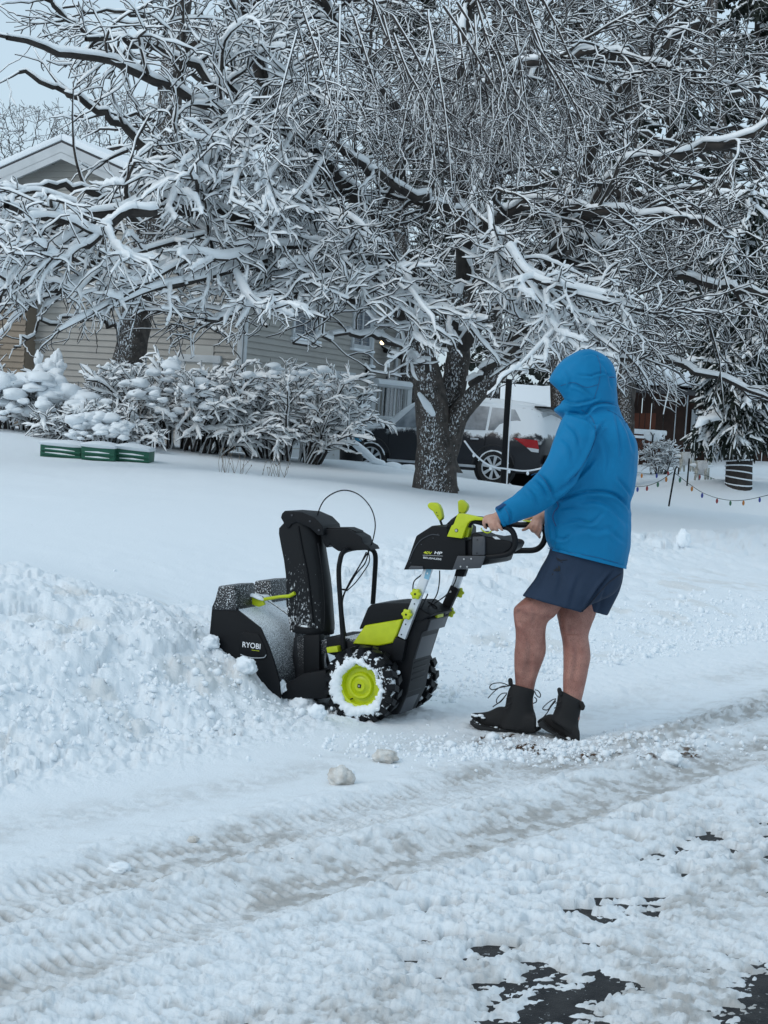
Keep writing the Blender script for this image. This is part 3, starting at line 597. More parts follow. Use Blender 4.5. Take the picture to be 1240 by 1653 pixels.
MB().tube(smooth_curve([mp(*cR(x, y), .085) for x, y in ((150, 550), (165, 585), (235, 622), (290, 600), (300, 585))], 5), .003, 6).build('trigger', M_LIME, SB)
# wheels ---------------------------------------------------------------------
def wheel(cen, side):                 # side -1: outer face towards the camera
    R_ = .184; w = .115; o_ = HV * (-side)          # o_ points inwards
    prof = [(.118, .012), (.140, .004), (.158, .010), (.168, .022), (.172, .040), (.172, w - .040), (.168, w - .022), (.158, w - .010), (.140, w - .004), (.118, w - .012), (.10, w - .03), (.10, .03)]
    n = 56; pt = lambda r, d, a: cen + HV * (-side) * 0 + HV * (d if side < 0 else -d) + (HU * math.cos(a) + UPZ * math.sin(a)) * r
    b = MB(); vs = [pt(r, d, 2 * math.pi * i / n) for i in range(n) for r, d in prof]; k = len(prof)
    b.add(vs, [(i * k + j, i * k + (j + 1) % k, ((i + 1) % n) * k + (j + 1) % k, ((i + 1) % n) * k + j) for i in range(n) for j in range(k)])
    ty = b.build('tyre', M_TYRE, SB, sa=1.0); lug = MB(); sn = MB(); rg = random.Random(4 + side)
    for i in range(17):
        a = 2 * math.pi * i / 17
        for hlf in (0, 1):
            a0 = a + (hlf * math.pi / 17); d0, d1 = ((.006, w * .52) if hlf == 0 else (w - .006, w * .48))
            da = .10
            q = [pt(.150, d0, a0), pt(.150, d0, a0 + .19), pt(.166, d1, a0 + da + .19), pt(.166, d1, a0 + da)]
            q2 = [pt(.187, d0 + (.004 if hlf == 0 else -.004), a0 + .012), pt(.187, d0 + (.004 if hlf == 0 else -.004), a0 + .17), pt(.189, d1, a0 + da + .17), pt(.189, d1, a0 + da + .012)]
            lug.add(q + q2, [(0, 1, 2, 3), (7, 6, 5, 4), (0, 4, 5, 1), (1, 5, 6, 2), (2, 6, 7, 3), (3, 7, 4, 0)])
            # sidewall ear of the lug
            dd = d0 + (-.001 if hlf == 0 else .001); s2 = [pt(.138, dd, a0 + .02), pt(.138, dd, a0 + .13), pt(.184, dd, a0 + .15), pt(.184, dd, a0 + .015)]
            dn = HV * ((.008 if hlf == 0 else -.008) * (1 if side < 0 else -1)); lug.add(s2 + [p + dn for p in s2], [(0, 1, 2, 3), (7, 6, 5, 4), (0, 4, 5, 1), (1, 5, 6, 2), (2, 6, 7, 3), (3, 7, 4, 0)])
            if rg.random() < .22:       # snow packed between lugs
                c = pt(rg.uniform(.165, .180), d0 + (.02 if hlf == 0 else -.02) * rg.uniform(.2, 1.6), a0 + .28 + rg.uniform(-.02, .04))
                sn.ell(c, rg.uniform(.006, .014), rg.uniform(.008, .018), rg.uniform(.005, .012), HU, HV, UPZ, 7, 5)
    tag(lug.build('tread_lugs', M_BLACK, ty, sa=.5), kind='stuff')
    for i in range(6):
        a = rg.uniform(0, 6.283); c = pt(rg.uniform(.142, .182), .002, a); sn.ell(c, rg.uniform(.004, .013), .006, rg.uniform(.003, .009), HU, HV, UPZ, 7, 5)
    # rim: dished disc
    pr = [(.0, .016), (.026, .015), (.032, .026), (.046, .030), (.050, .022), (.060, .021), (.066, .040), (.084, .042), (.092, .020), (.100, .017), (.104, .024), (.120, .014)]
    b = MB(); vs = [pt(max(r, .0005), d, 2 * math.pi * i / n) for i in range(n) for r, d in pr]; k = len(pr)
    b.add(vs, [(i * k + j, i * k + j + 1, ((i + 1) % n) * k + j + 1, ((i + 1) % n) * k + j) for i in range(n) for j in range(k - 1)])
    rim = b.build('rim', M_LIME, SB, sa=.8)
    MB().cyl(pt(0, .020, 0), HV * side, .012, .008, 4).build('axle_nut', M_BLACK, rim); MB().cyl(pt(0, .014, 0), HV * side, .005, .004, 12).build('axle_end', M_STEEL, rim)
    MB().tube([pt(.078, .032, -1.05), pt(.082, .018, -1.02)], .0035, 8).build('valve', M_BLACK, rim)
    # irregular ring of packed snow over rim edge and sidewall
    b = MB(); vs = []; m_ = 120
    for i in range(m_):
        a = 2 * math.pi * i / m_; q = Vector((math.cos(a) * 2.2, math.sin(a) * 2.2, side * 3))
        ri = .098 + .016 * mnoise.noise(q) + .008 * mnoise.noise(q * 3.1) + .007 * mnoise.noise(q * 7); ro = .143 + .014 * mnoise.noise(q * 1.1 + Vector((5, 0, 0))) + .020 * mnoise.noise(q * 3.4) + .014 * mnoise.noise(q * 9)
        # more snow left / below, less up right
        ro += .010 * max(0, math.cos(a + .6)) - .026 * max(0, math.cos(a - 2.4)) ** 2; ro = max(ro, ri + .008)
        for tt_, dd in ((0, .028), (.03, .010), (.2, .001), (.5, -.006), (.8, -.004), (.97, .004), (1, .012)):
            r = ri + (ro - ri) * tt_; vs.append(pt(r, dd + .009 * mnoise.noise(q * 5 + Vector((tt_ * 6, 0, 0))), a))
    k = 7; b.add(vs, [(i * k + j, i * k + j + 1, ((i + 1) % m_) * k + j + 1, ((i + 1) % m_) * k + j) for i in range(m_) for j in range(k - 1)])
    b.build('packed_snow', M_SNOW, ty, sa=2); tag(sn.build('snow_bits', M_SNOW, ty, sa=2), kind='stuff')
wheel(MO, -1); wheel(MO + HV * .575, 1)
MB().cyl(MO + HV * .1, HV, .012, .38, 12).build('axle', M_BLACK, SB)
# ---------------------------------------------------------------- the man
M_SKIN = mat('skin', (.44, .215, .17), .55, col2=(.29, .12, .095), nscale=15, bscale=160, bump=.35, bdist=.002)
# leg hair: short fine dark strokes
t_ = M_SKIN.node_tree; b_ = t_.nodes['Principled BSDF']; src = b_.inputs['Base Color'].links[0].from_socket
k_ = ramp(t_, noise(t_, 1, 3, .6, vec=stretch(t_, (520, 520, 110))), .50, .72); b_.inputs['Subsurface Weight'].default_value = .06; b_.inputs['Subsurface Radius'].default_value = (.02, .008, .004)
t_.links.new(mixc(t_, k_, src, (.13, .075, .05)), b_.inputs['Base Color'])
M_HAND = mat('hand_skin', (.50, .30, .23), .5, col2=(.43, .22, .16), nscale=40, bscale=200, bump=.3, bdist=.001)
M_JACK = mat('blue_shell', (.002, .185, .40), .6, col2=(.002, .165, .36), nscale=7, bscale=45, bump=.25, bdist=.004, spec=.2)
M_JDARK = mat('dark_blue_seam', (.003, .06, .18), .6)
M_SHORT = mat('navy_shorts', (.026, .044, .080), .8, spec=.2, col2=(.022, .038, .069), nscale=8, bscale=70, bump=.3, bdist=.003)
M_BOOT = mat('black_suede', (.010, .010, .011), .85, bscale=220, bump=.4, bdist=.002, snow=(.93, .12), sscale=45)
M_LACE = mat('lace', (.014, .014, .016), .8)
PD = 7.55
MAN = empty('person', G(890, 1185, 0), 'man in a hooded blue jacket, navy shorts and black boots pushing the snow blower', 'person')
def ring2(a, b, dep, k=20, sq=2.3, da=None, db=None, fwdv=None):
    """closed ring whose picture-side outline runs from a to b, dep = half depth"""
    A_, B_ = (P(*a, da) if da else P(*a, PD)), (P(*b, db) if db else P(*b, PD)); c = (A_ + B_) / 2; h = (B_ - A_) / 2; r = []
    vw = (c - CAM).normalized()
    for i in range(k):
        t = 2 * math.pi * i / k; cx_, sy_ = math.cos(t), math.sin(t)
        ex = 2 / sq; r.append(c + h * (abs(cx_) ** ex * (1 if cx_ > 0 else -1)) + vw * dep * (abs(sy_) ** ex * (1 if sy_ > 0 else -1)))
    return r
def loft_px(secs, k=20, sq=2.3):
    """secs: (ax, ay, bx, by, half depth, distance) ; subdivided smoothly"""
    out = []; m_ = 4
    arr = [Vector(s_[:3]) for s_ in secs]
    def cr(f): 
        vals = []
        for i in range(len(secs) - 1):
            for kk in range(m_):
                t = kk / m_; a, b, c, d = (secs[max(i - 1, 0)][f], secs[i][f], secs[i + 1][f], secs[min(i + 2, len(secs) - 1)][f])
                vals.append(.5 * (2 * b + (c - a) * t + (2 * a - 5 * b + 4 * c - d) * t * t + (3 * b - a - 3 * c + d) * t ** 3))
        return vals + [secs[-1][f]]
    cs = [cr(f) for f in range(6)]
    for i in range(len(cs[0])):
        out.append(ring2((cs[0][i], cs[1][i]), (cs[2][i], cs[3][i]), cs[4][i], k, sq, cs[5][i], cs[5][i]))
    return out
def L4(f, secs): return [(*f(s_[0], s_[1]), *f(s_[2], s_[3]), s_[4], s_[5]) for s_ in secs]

# folds: shallow troughs and ridges along the creases the cloth makes
def creases(o, cr, nz=.0, nseed=0, vert_noise=0):
    me = o.data; n = len(me.vertices); co = np.empty(n * 3, np.float32); me.vertices.foreach_get('co', co); co = co.reshape(-1, 3).astype(float); no = np.empty(n * 3, np.float32); me.vertices.foreach_get('normal', no); no = no.reshape(-1, 3)
    org = np.array(ORG[o.name]); w = co + org; disp = np.zeros(n)
    toC = np.array(CAM) - w; facing = np.clip((no * (toC / np.linalg.norm(toC, axis=1)[:, None])).sum(1) * 1.5 + .2, 0, 1)
    for pts, wd, dp in cr:
        Q = smooth_curve([P(x, y, PD) for x, y in pts], 5)
        best = np.full(n, 9.0); side = np.zeros(n); tpar = np.zeros(n)
        for i in range(len(Q) - 1):
            a = np.array([Q[i].x, Q[i].z]); b = np.array([Q[i + 1].x, Q[i + 1].z]); d = b - a; L_ = np.dot(d, d) + 1e-12
            # compare at a common depth so folds stay where they are on the cloth
            wx = w[:, 0] / w[:, 1] * PD; wz = CAMZ + (w[:, 2] - CAMZ) / w[:, 1] * PD
            tt_ = np.clip(((wx - a[0]) * d[0] + (wz - a[1]) * d[1]) / L_, 0, 1); dx = wx - a[0] - tt_ * d[0]; dz = wz - a[1] - tt_ * d[1]; dd = np.sqrt(dx * dx + dz * dz); m_ = dd < best
            best = np.where(m_, dd, best); side = np.where(m_, dx * d[1] - dz * d[0], side); tpar = np.where(m_, (i + tt_) / (len(Q) - 1), tpar)
        env = np.sin(np.pi * np.clip(tpar * .94 + .03, 0, 1)) ** .5; sgn = np.sign(side)
        disp += facing * env * dp * 1.25 * (-np.exp(-(best / wd) ** 2) + .75 * np.exp(-((best - 1.7 * wd) / (1.3 * wd)) ** 2) * (sgn > 0))
    if nz:
        for i in range(n):
            v = Vector(w[i]); disp[i] += nz * (mnoise.noise(Vector((v.x * 9, v.y * 9, v.z * (6 + vert_noise))) + Vector((nseed, 0, 0))) + .4 * mnoise.noise(v * 24))
    co += no * disp[:, None]; me.vertices.foreach_set('co', co.astype(np.float32).ravel()); me.update(); me.shade_smooth()
# --- body: legs, trunk, arms, neck, head and hands in one surface
body = MB()
NL, FL = 7.56, 7.66     # distances of the near (left) and far (right) leg
legN = L4(cL, [(660, 100, 800, 150, .06, 7.55), (540, 200, 740, 260, .065, 7.54), (460, 285, 690, 345, .070, 7.53), (408, 335, 640, 398, .072, 7.525), (352, 385, 604, 445, .073, 7.52), (345, 420, 572, 470, .066, 7.53), (350, 475, 553, 500, .062, 7.54), (358, 540, 545, 560, .060, 7.55), (356, 610, 548, 620, .062, 7.56), (350, 670, 545, 682, .061, 7.57), (349, 740, 520, 752, .054, 7.58), (352, 800, 495, 822, .045, 7.59), (356, 860, 478, 890, .040, 7.60), (350, 960, 470, 980, .042, 7.61), (330, 1060, 480, 1080, .040, 7.61)])
legF = L4(cL, [(680, 140, 840, 170, .06, 7.66), (650, 290, 860, 330, .07, 7.66), (612, 400, 862, 430, .078, 7.66), (625, 480, 835, 500, .066, 7.63), (640, 550, 815, 570, .061, 7.61), (652, 620, 824, 640, .062, 7.60), (655, 690, 828, 705, .062, 7.58), (656, 760, 815, 775, .056, 7.57), (655, 830, 800, 850, .048, 7.56), (655, 900, 785, 915, .042, 7.55), (656, 960, 770, 985, .040, 7.54), (640, 1080, 760, 1100, .04, 7.54)])
body.loft(loft_px(legN)); body.loft(loft_px(legF))
trunk = [(900, 925, 985, 940, .09, 7.59), (905, 880, 1000, 900, .10, 7.58), (905, 830, 1004, 850, .12, 7.58), (912, 770, 1005, 780, .12, 7.58), (917, 720, 1006, 720, .13, 7.58), (928, 685, 996, 685, .11, 7.58), (935, 660, 985, 660, .06, 7.58), (932, 640, 975, 640, .055, 7.58), (930, 625, 972, 622, .058, 7.58)]
body.loft(loft_px(trunk))
# head turned the way he walks
hc = P(943, 616, 7.57); hx, hy = HU, HV
body.ell(hc + UPZ * .015 - HU * .01, .098, .078, .105, hx, hy, UPZ, 24, 16)
body.ell(hc - UPZ * .045 + HU * .035, .060, .055, .070, hx, hy, UPZ, 18, 12)
body.ell(hc - UPZ * .020 + HU * .103, .020, .015, .022, hx, hy, UPZ, 12, 8)           # nose
body.tube([hc + UPZ * .022 + HU * .088, hc - UPZ * .012 + HU * .110], [.010, .015], 10)
for s_ in (-1, 1):
    body.ell(hc + HU * .088 + UPZ * .030 + HV * .032 * s_, .012, .022, .008, hx, hy, UPZ, 10, 6)   # brow
    body.ell(hc - HU * .005 + HV * .080 * s_ - UPZ * .005, .018, .008, .030, hx, hy, UPZ, 10, 8)   # ear
    body.ell(hc + HU * .088 - UPZ * .066 + HV * .008 * s_, .010, .018, .006, hx, hy, UPZ, 10, 6)   # lips
# arms
armN_c = [P(930, 690, 7.44), P(915, 745, 7.36), P(890, 785, 7.34), P(850, 812, 7.38), P(812, 828, 7.43)]
body.tube(smooth_curve(armN_c, 4), [.05 + (.030 - .05) * i / 16 for i in range(17)], 14)
HNw = P(808, 833, 7.435)
armF_c = [P(985, 690, 7.74), P(975, 760, 7.80), P(950, 800, 7.83), P(910, 825, 7.76), mp(877, 838, .40)]
body.tube(smooth_curve(armF_c, 4), [.05 + (.030 - .05) * i / 16 for i in range(17)], 14)
def hand(wrist, knuck, fings, thumb, ww):
    """palm from wrist to knuckles, each finger a bent chain"""
    b = MB(); kc = sum(knuck, Vector()) / 4
    for k_, kn in enumerate(knuck):
        b.capsule([wrist + (kn - kc) * .45, wrist.lerp(kn, .55) + (kn - kc) * .2, kn], [.0135, .0135, .0115], 10)
    for ch, r in fings: b.capsule(smooth_curve(ch, 3), [r * (1 - .22 * i / (len(ch) * 3 - 3)) for i in range(len(ch) * 3 - 2)], 10)
    b.capsule(smooth_curve(thumb, 3), [.0125 - .003 * i / (len(thumb) * 3 - 3) for i in range(len(thumb) * 3 - 2)], 10)
    return b
# near hand: over the near grip, fingers closing round it
def q(x, y, v): return mp(*cR(x, y), v)
nw = q(405, 395, .082)
kn = [q(215, 400, .078), q(262, 430, .070), q(318, 455, .068), q(372, 470, .072)]
fn = [([kn[0], q(188, 450, .068), q(196, 520, .072), q(222, 552, .092)], .0105), ([kn[1], q(268, 490, .060), q(292, 560, .066), q(318, 578, .090)], .0108),
      ([kn[2], q(336, 505, .060), q(362, 572, .066), q(380, 586, .090)], .0104), ([kn[3], q(408, 510, .066), q(440, 570, .072), q(452, 582, .092)], .0092)]
hb = hand(nw, kn, fn, [q(330, 380, .10), q(250, 395, .125), q(205, 440, .135), q(210, 500, .130)], 0)
body.v += []; n0 = len(body.v); body.add(hb.v, hb.f)
body.capsule([q(470, 360, .088), q(400, 392, .084), q(330, 410, .082)], [.030, .028, .022], 14)
fw = q(1000, 380, .40)
kf = [q(905, 430, .395), q(935, 460, .385), q(965, 480, .380), q(1000, 500, .385)]
ff = [([kf[0], q(860, 500, .385), q(800, 560, .395), q(745, 580, .42)], .0100), ([kf[1], q(890, 520, .375), q(875, 580, .385), q(900, 602, .41)], .0108),
      ([kf[2], q(955, 540, .372), q(930, 605, .382), q(950, 640, .41)], .0106), ([kf[3], q(1010, 560, .375), q(980, 640, .385), q(985, 685, .41)], .0098)]
hb = hand(fw, kf, ff, [q(960, 400, .43), q(880, 395, .445), q(815, 425, .45), q(790, 435, .45)], 0); body.add(hb.v, hb.f)
body.capsule([q(1060, 350, .40), q(1000, 385, .40), q(950, 430, .395)], [.030, .027, .020], 14)
bo = body.build('body', M_SKIN, MAN)
apply_mods(bo, [('REMESH', dict(mode='VOXEL', voxel_size=.0056)), ('SMOOTH', dict(factor=.5, iterations=3))]); bo.data.materials.clear(); bo.data.materials.append(M_SKIN); bo.data.materials.append(M_HAND)
bo.data.shade_smooth()
creases(bo, [([cL(x, y) for x, y in q_], w_, d_) for q_, w_, d_ in ((((395, 400), (372, 430), (378, 480), (400, 500)), .010, .005), (((470, 400), (480, 440), (470, 490)), .010, .004), (((425, 560), (450, 640), (440, 740), (425, 820)), .014, .006), (((560, 430), (555, 470), (550, 500)), .010, .004),
    (((690, 470), (700, 520), (690, 560)), .010, .004), (((720, 580), (745, 660), (735, 760), (715, 860)), .014, .006), (((650, 540), (700, 556), (780, 552)), .006, .004), (((440, 860), (450, 800), (455, 740)), .008, .003))], nz=.0015, nseed=4)
zc = (nw.z + fw.z) / 2 - ORG[MAN.name].z
idx = np.zeros(len(bo.data.polygons), np.int32)
vz = np.empty(len(bo.data.vertices) * 3, np.float32); bo.data.vertices.foreach_get('co', vz); vz = vz.reshape(-1, 3)
st_ = np.array([pl.vertices[0] for pl in bo.data.polygons]); idx[vz[st_, 2] > zc - .12] = 1; bo.data.polygons.foreach_set('material_index', idx)
for s_ in (-1, 1):
    e_ = MB().ell(hc + HU * .090 + UPZ * .012 + HV * .031 * s_, .010, .012, .010, HU, HV, UPZ, 12, 8).build('eye', mat('eye_white', (.7, .7, .68), .2), bo)
MB().ell(hc + UPZ * .025 - HU * .012, .094, .080, .098, hx, hy, UPZ, 20, 14).build('hair', mat('hair', (.05, .03, .02), .8), bo)

# --- jacket
jk = MB()
tor = [(888, 884, 1011, 916, .155, 7.57), (881, 868, 1016, 893, .160, 7.57), (879, 845, 1019, 868, .165, 7.57), (879, 818, 1020, 838, .165, 7.57), (885, 795, 1019, 812, .163, 7.57), (889, 778, 1025, 795, .165, 7.57), (892, 755, 1029, 768, .170, 7.57), (895, 730, 1030, 740, .176, 7.58), (899, 705, 1028, 715, .178, 7.58), (906, 685, 1019, 695, .165, 7.58), (912, 668, 1006, 672, .125, 7.58), (916, 655, 1000, 655, .095, 7.58), (920, 640, 996, 640, .085, 7.58)]
jk.loft(loft_px(tor, 28, 2.25))
# hood
def hsec(pts, dep): return [(*cJ(a, b), *cJ(c, d), e, 7.57) for a, b, c, d, e in pts]
hd = [(912, 676, 1002, 668, .105, 7.575), (893, 662, 999, 652, .118, 7.575), (905, 648, 997, 636, .122, 7.575), (897, 633, 995.5, 618, .124, 7.575), (885, 617, 994, 603, .124, 7.575), (889, 606, 990, 590, .120, 7.575), (901, 590, 983, 579, .110, 7.575), (914, 577, 972, 571, .088, 7.575), (927, 569, 960, 565, .058, 7.575), (937, 564.5, 950, 563, .020, 7.575)]
jk.loft(loft_px(hd, 26, 2.15))
an = [(912, 668, 985, 692, .085, 7.46), (900, 690, 966, 716, .085, 7.43), (891, 715, 954, 738, .082, 7.40), (882, 740, 938, 765, .078, 7.37), (868, 761, 921, 790, .074, 7.35), (850, 780, 896, 812, .068, 7.36), (831, 798, 868, 831, .060, 7.385), (816, 808, 842, 840, .052, 7.41), (802, 819, 815, 849, .047, 7.43)]
jk.loft(loft_px(an, 20, 2.1))
af = [(940, 675, 1012, 690, .09, 7.70), (930, 720, 1000, 740, .085, 7.76), (925, 760, 985, 790, .075, 7.80), (905, 785, 955, 825, .065, 7.80), (885, 805, 915, 845, .055, 7.76), (878, 820, 896, 850, .047, 7.74)]
jk.loft(loft_px(af, 18, 2.1))
jo = jk.build('jacket', M_JACK, MAN)
apply_mods(jo, [('REMESH', dict(mode='VOXEL', voxel_size=.0068)), ('SMOOTH', dict(factor=.5, iterations=5))])
j = lambda *a: [cJ(x, y) for x, y in a]
creases(jo, [(j((905, 560), (870, 620), (845, 700), (780, 830), (700, 920)), .009, .016), (j((495, 870), (550, 920), (585, 980), (600, 1035)), .008, .013), (j((830, 985), (900, 985), (980, 1005), (1040, 1050), (1080, 1105)), .008, .016),
             (j((620, 1040), (700, 1010), (790, 985), (860, 985)), .008, .011), (j((700, 490), (790, 500), (850, 440), (930, 430), (1000, 440)), .007, .013), (j((640, 400), (720, 430), (800, 420), (870, 400)), .006, .010), (j((740, 250), (820, 260), (900, 240), (975, 265)), .005, .008),
             (j((700, 310), (780, 340), (850, 400)), .006, .008), (j((780, 130), (840, 120), (900, 150)), .006, .006), (j((650, 1180), (740, 1160), (830, 1180), (900, 1120)), .008, .009), (j((600, 1270), (660, 1280), (700, 1250)), .006, .008), (j((790, 520), (850, 570), (860, 640)), .008, .009),
             (j((1000, 480), (1060, 600), (1090, 720)), .010, .008), (j((980, 480), (1010, 620), (1020, 760)), .009, .007), (j((300, 1080), (330, 1130), (320, 1180)), .006, .008), (j((610, 1000), (680, 940), (780, 860), (850, 780)), .008, .009), (j((760, 1050), (860, 1040), (960, 1080), (1050, 1180)), .012, .009), (j((560, 1120), (600, 1230), (590, 1330)), .008, .006),
             (j((450, 900), (520, 960), (560, 1020)), .007, .010), (j((420, 960), (470, 1010), (500, 1080)), .007, .008), (j((680, 560), (740, 620), (760, 700)), .009, .008), (j((900, 640), (940, 760), (930, 880)), .012, .007), (j((640, 1090), (720, 1080), (800, 1100)), .007, .007), (j((1000, 900), (1050, 960), (1080, 1010)), .008, .009), (j((720, 1230), (800, 1210), (880, 1230), (960, 1210)), .012, .006), (j((880, 160), (930, 220), (960, 330)), .008, .006), (j((660, 220), (700, 280), (690, 340)), .008, .006), (j((640, 640), (700, 700), (720, 800)), .012, .006), (j((930, 1200), (990, 1260), (1040, 1300)), .010, .006)], nz=.0045, nseed=2)
# opening of the hood, cut out of the shell
cut = MB(); oc = P(910, 634, 7.575) + HU * .035
cut.ell(oc, .110, .074, .088, (HU - UPZ * .12).normalized(), HV, UPZ, 24, 16)
co_ = cut.build('cutter', None)
apply_mods(jo, [('BOOLEAN', dict(operation='DIFFERENCE', object=co_, solver='EXACT'))]); bpy.data.objects.remove(co_)
jo.data.materials.clear(); jo.data.materials.append(M_JACK); jo.data.shade_smooth()
# details of the jacket: hood peak, cuffs with tabs, hem, pocket zip
pk = [mp_ for mp_ in ()]
def strip(name, pts, w, off, mt, parent, d0=PD, r=.003):
    return MB().tube(smooth_curve([P(x, y, d0) for x, y in pts], 5), r, 6).build(name, mt, parent)
rim = []
for i in range(25):
    a = math.radians(-112 + 224 * i / 24); rim.append(P(905, 615, 7.575) + HV * (.098 * math.sin(a)) + UPZ * (.072 * math.cos(a) - .004) + HU * (.035 * math.cos(a) - .01))
cf_ = loft_px([(804, 817, 818, 850, .050, 7.43), (799, 821, 812, 851, .050, 7.43)], 20, 2.1); MB().loft(cf_).build('cuff', M_JACK, jo, .003)
MB().prism([P(x, y, 7.375) for x, y in ((800, 819), (813, 812), (818, 815), (803, 823))], Vector((0, .02, 0))).build('cuff_tab', M_JDARK, jo, .002)
MB().tube(smooth_curve([P(*cJ(x, y), 7.409 + .0001 * (1300 - y)) for x, y in ((612, 1040), (626, 1075), (600, 1110), (592, 1150), (612, 1200))], 5), .003, 6).build('pocket_zip', M_JDARK, jo)
MB().tube([P(*cJ(x, y), 7.46) for x, y in ((945, 266), (978, 268))], .003, 6).build('hood_adjuster', M_JDARK, jo)
hem = loft_px([(890, 882, 1012, 914, .156, 7.57), (888, 888, 1011.5, 919, .155, 7.57)], 32, 2.25); MB().loft(hem).build('hem', M_JACK, jo, .002)

def sidept(px, py, o, dflt):         # where the line of sight meets the cloth (for prints sewn onto it)
    r = ray(px, py).normalized(); mw = Matrix.Translation(ORG[o.name]); ok, loc, nn, _ = o.ray_cast(CAM - ORG[o.name], r)
    return (loc + ORG[o.name] - r * .003, nn) if ok else (P(px, py, dflt), -r)
# stitched seams lying on the cloth
bpy.context.view_layer.update()
def seam(pts, o, dflt, mt, r=.0016, name='seam'):
    Q = smooth_curve([Vector((x, y, 0)) for x, y in pts], 5); Q = [sidept(v.x, v.y, o, dflt)[0] + ray(v.x, v.y) * .0022 for v in Q]
    MB().tube(Q, r, 5).build(name, mt, o)
M_SEAM = mat('blue_seam', (.002, .10, .25), .6)
for pts in (j((770, 470), (835, 520), (862, 610), (842, 700), (790, 800), (730, 890)), j((455, 880), (500, 870), (545, 920), (580, 985)), j((870, 130), (890, 210), (880, 300), (850, 400)), j((640, 320), (720, 300), (800, 330), (880, 310)), j((850, 440), (930, 425), (1000, 450)), j((930, 470), (990, 500), (1060, 560)), j((290, 1085), (315, 1130), (322, 1182))):
    seam(pts, jo, 7.45, M_SEAM)
seam(j((560, 1335), (700, 1365), (850, 1390), (1000, 1430)), jo, 7.45, M_SEAM)
# --- shorts
sh = MB()
sn_ = [(892, 868, 1006, 898, .13, 7.57), (886, 893, 1006, 925, .138, 7.57), (872, 918, 1000, 948, .135, 7.56), (863, 935, 985, 963, .125, 7.54), (852, 950, 954, 977, .105, 7.51), (843, 962, 939, 989, .095, 7.49)]
sf_ = [(895, 870, 1006, 898, .12, 7.60), (900, 900, 1007, 927, .13, 7.62), (902, 925, 1002, 950, .11, 7.66), (903, 950, 992, 972, .095, 7.69), (903, 972, 981, 994, .09, 7.70)]
sh.loft(loft_px(sn_, 26, 2.4)); sh.loft(loft_px(sf_, 26, 2.4))
so = sh.build('shorts', M_SHORT, MAN); apply_mods(so, [('REMESH', dict(mode='VOXEL', voxel_size=.007)), ('SMOOTH', dict(factor=.5, iterations=2))])
l = lambda *a: [cL(x, y) for x, y in a]
creases(so, [(l((960, 170), (900, 240), (840, 320), (775, 415)), .006, .014), (l((600, 90), (640, 200), (620, 300)), .012, .005), (l((560, 120), (500, 220), (450, 320)), .012, .005), (l((760, 200), (720, 300), (700, 400)), .012, .006), (l((930, 250), (900, 340), (880, 420)), .010, .007)], nz=.003, nseed=8)
so.data.materials.clear(); so.data.materials.append(M_SHORT)
seam(l((1028, 172), (940, 235), (880, 300), (815, 375), (776, 415)), so, 7.45, mat('shorts_seam', (.008, .014, .03), .8), .0035)
M_PRINT = mat('black_print', (.008, .009, .012), .6)
bpy.context.view_layer.update()
lg = MB()
for k_, (x0, h_) in enumerate(((597, 12), (612, 22), (627, 36))):
    c0_ = sidept(*cL(x0, 163), so, 7.42)[0]; ax_ = right; 
    w_ = .0042; hh_ = h_ / 3.875 / F * 7.45 * 1.0
    a = [c0_, c0_ + ax_ * w_ * 2.0, c0_ + ax_ * (w_ * 2.0 - .005 * hh_ / .03) + UPZ * (hh_ * .86), c0_ + ax_ * (-.005 * hh_ / .03) + UPZ * hh_]
    lg.prism(a, ray(895, 920).normalized() * .0008)
lg.build('shorts_logo', M_PRINT, so)
text('shorts_lettering', 'adidas', sidept(*cL(586, 187), so, 7.42)[0], .010, M_PRINT, so, ax=right, az=UPZ, bold=.03, width=.043)
lg = MB()
for x0, y0, x1, y1 in ((610, 78, 640, 95), (640, 95, 680, 92), (618, 90, 650, 108)):
    lg.tube([sidept(*cL(x0, y0), so, 7.42)[0], sidept(*cL(x1, y1), so, 7.42)[0]], .0016, 5)
lg.build('pocket_edge', M_PRINT, so)

# --- boots
def boot(secs, foot, label, seed, laces, dist, tgl):
    b = MB(); b.loft(loft_px(secs, 22, 2.2)); b.loft(loft_px(foot, 22, 2.5))
    o = b.build('boot', M_BOOT, MAN); apply_mods(o, [('REMESH', dict(mode='VOXEL', voxel_size=.006)), ('SMOOTH', dict(factor=.5, iterations=3))]); o['label'] = label
    creases(o, [], nz=.002, nseed=seed); o.data.materials.clear(); o.data.materials.append(M_BOOT)
    for pts, d_ in laces: MB().tube(smooth_curve([P(*cL(x, y), d_) for x, y in pts], 5), .0026, 6).build('lace', M_LACE, o)
    for pts in tgl: MB().capsule([P(*cL(x, y), dist) for x, y in pts], [.011] * len(pts), 10).build('pull_tab', M_BOOT, o)
    return o
bn = L4(cL, [(338, 868, 478, 908, .052, 7.60), (315, 905, 474, 930, .056, 7.60), (302, 950, 466, 965, .056, 7.60), (296, 990, 468, 1010, .056, 7.60), (285, 1040, 484, 1060, .056, 7.60), (270, 1090, 490, 1105, .056, 7.60), (265, 1150, 488, 1165, .052, 7.60)])
fnn = L4(cL, [(78, 1062, 88, 1108, .030, 7.72), (92, 1050, 105, 1140, .046, 7.70), (130, 1048, 145, 1150, .052, 7.68), (190, 1040, 200, 1156, .054, 7.66), (260, 1010, 265, 1162, .052, 7.64), (340, 1020, 345, 1172, .050, 7.61), (420, 1040, 425, 1174, .052, 7.59), (480, 1060, 485, 1166, .046, 7.57)])
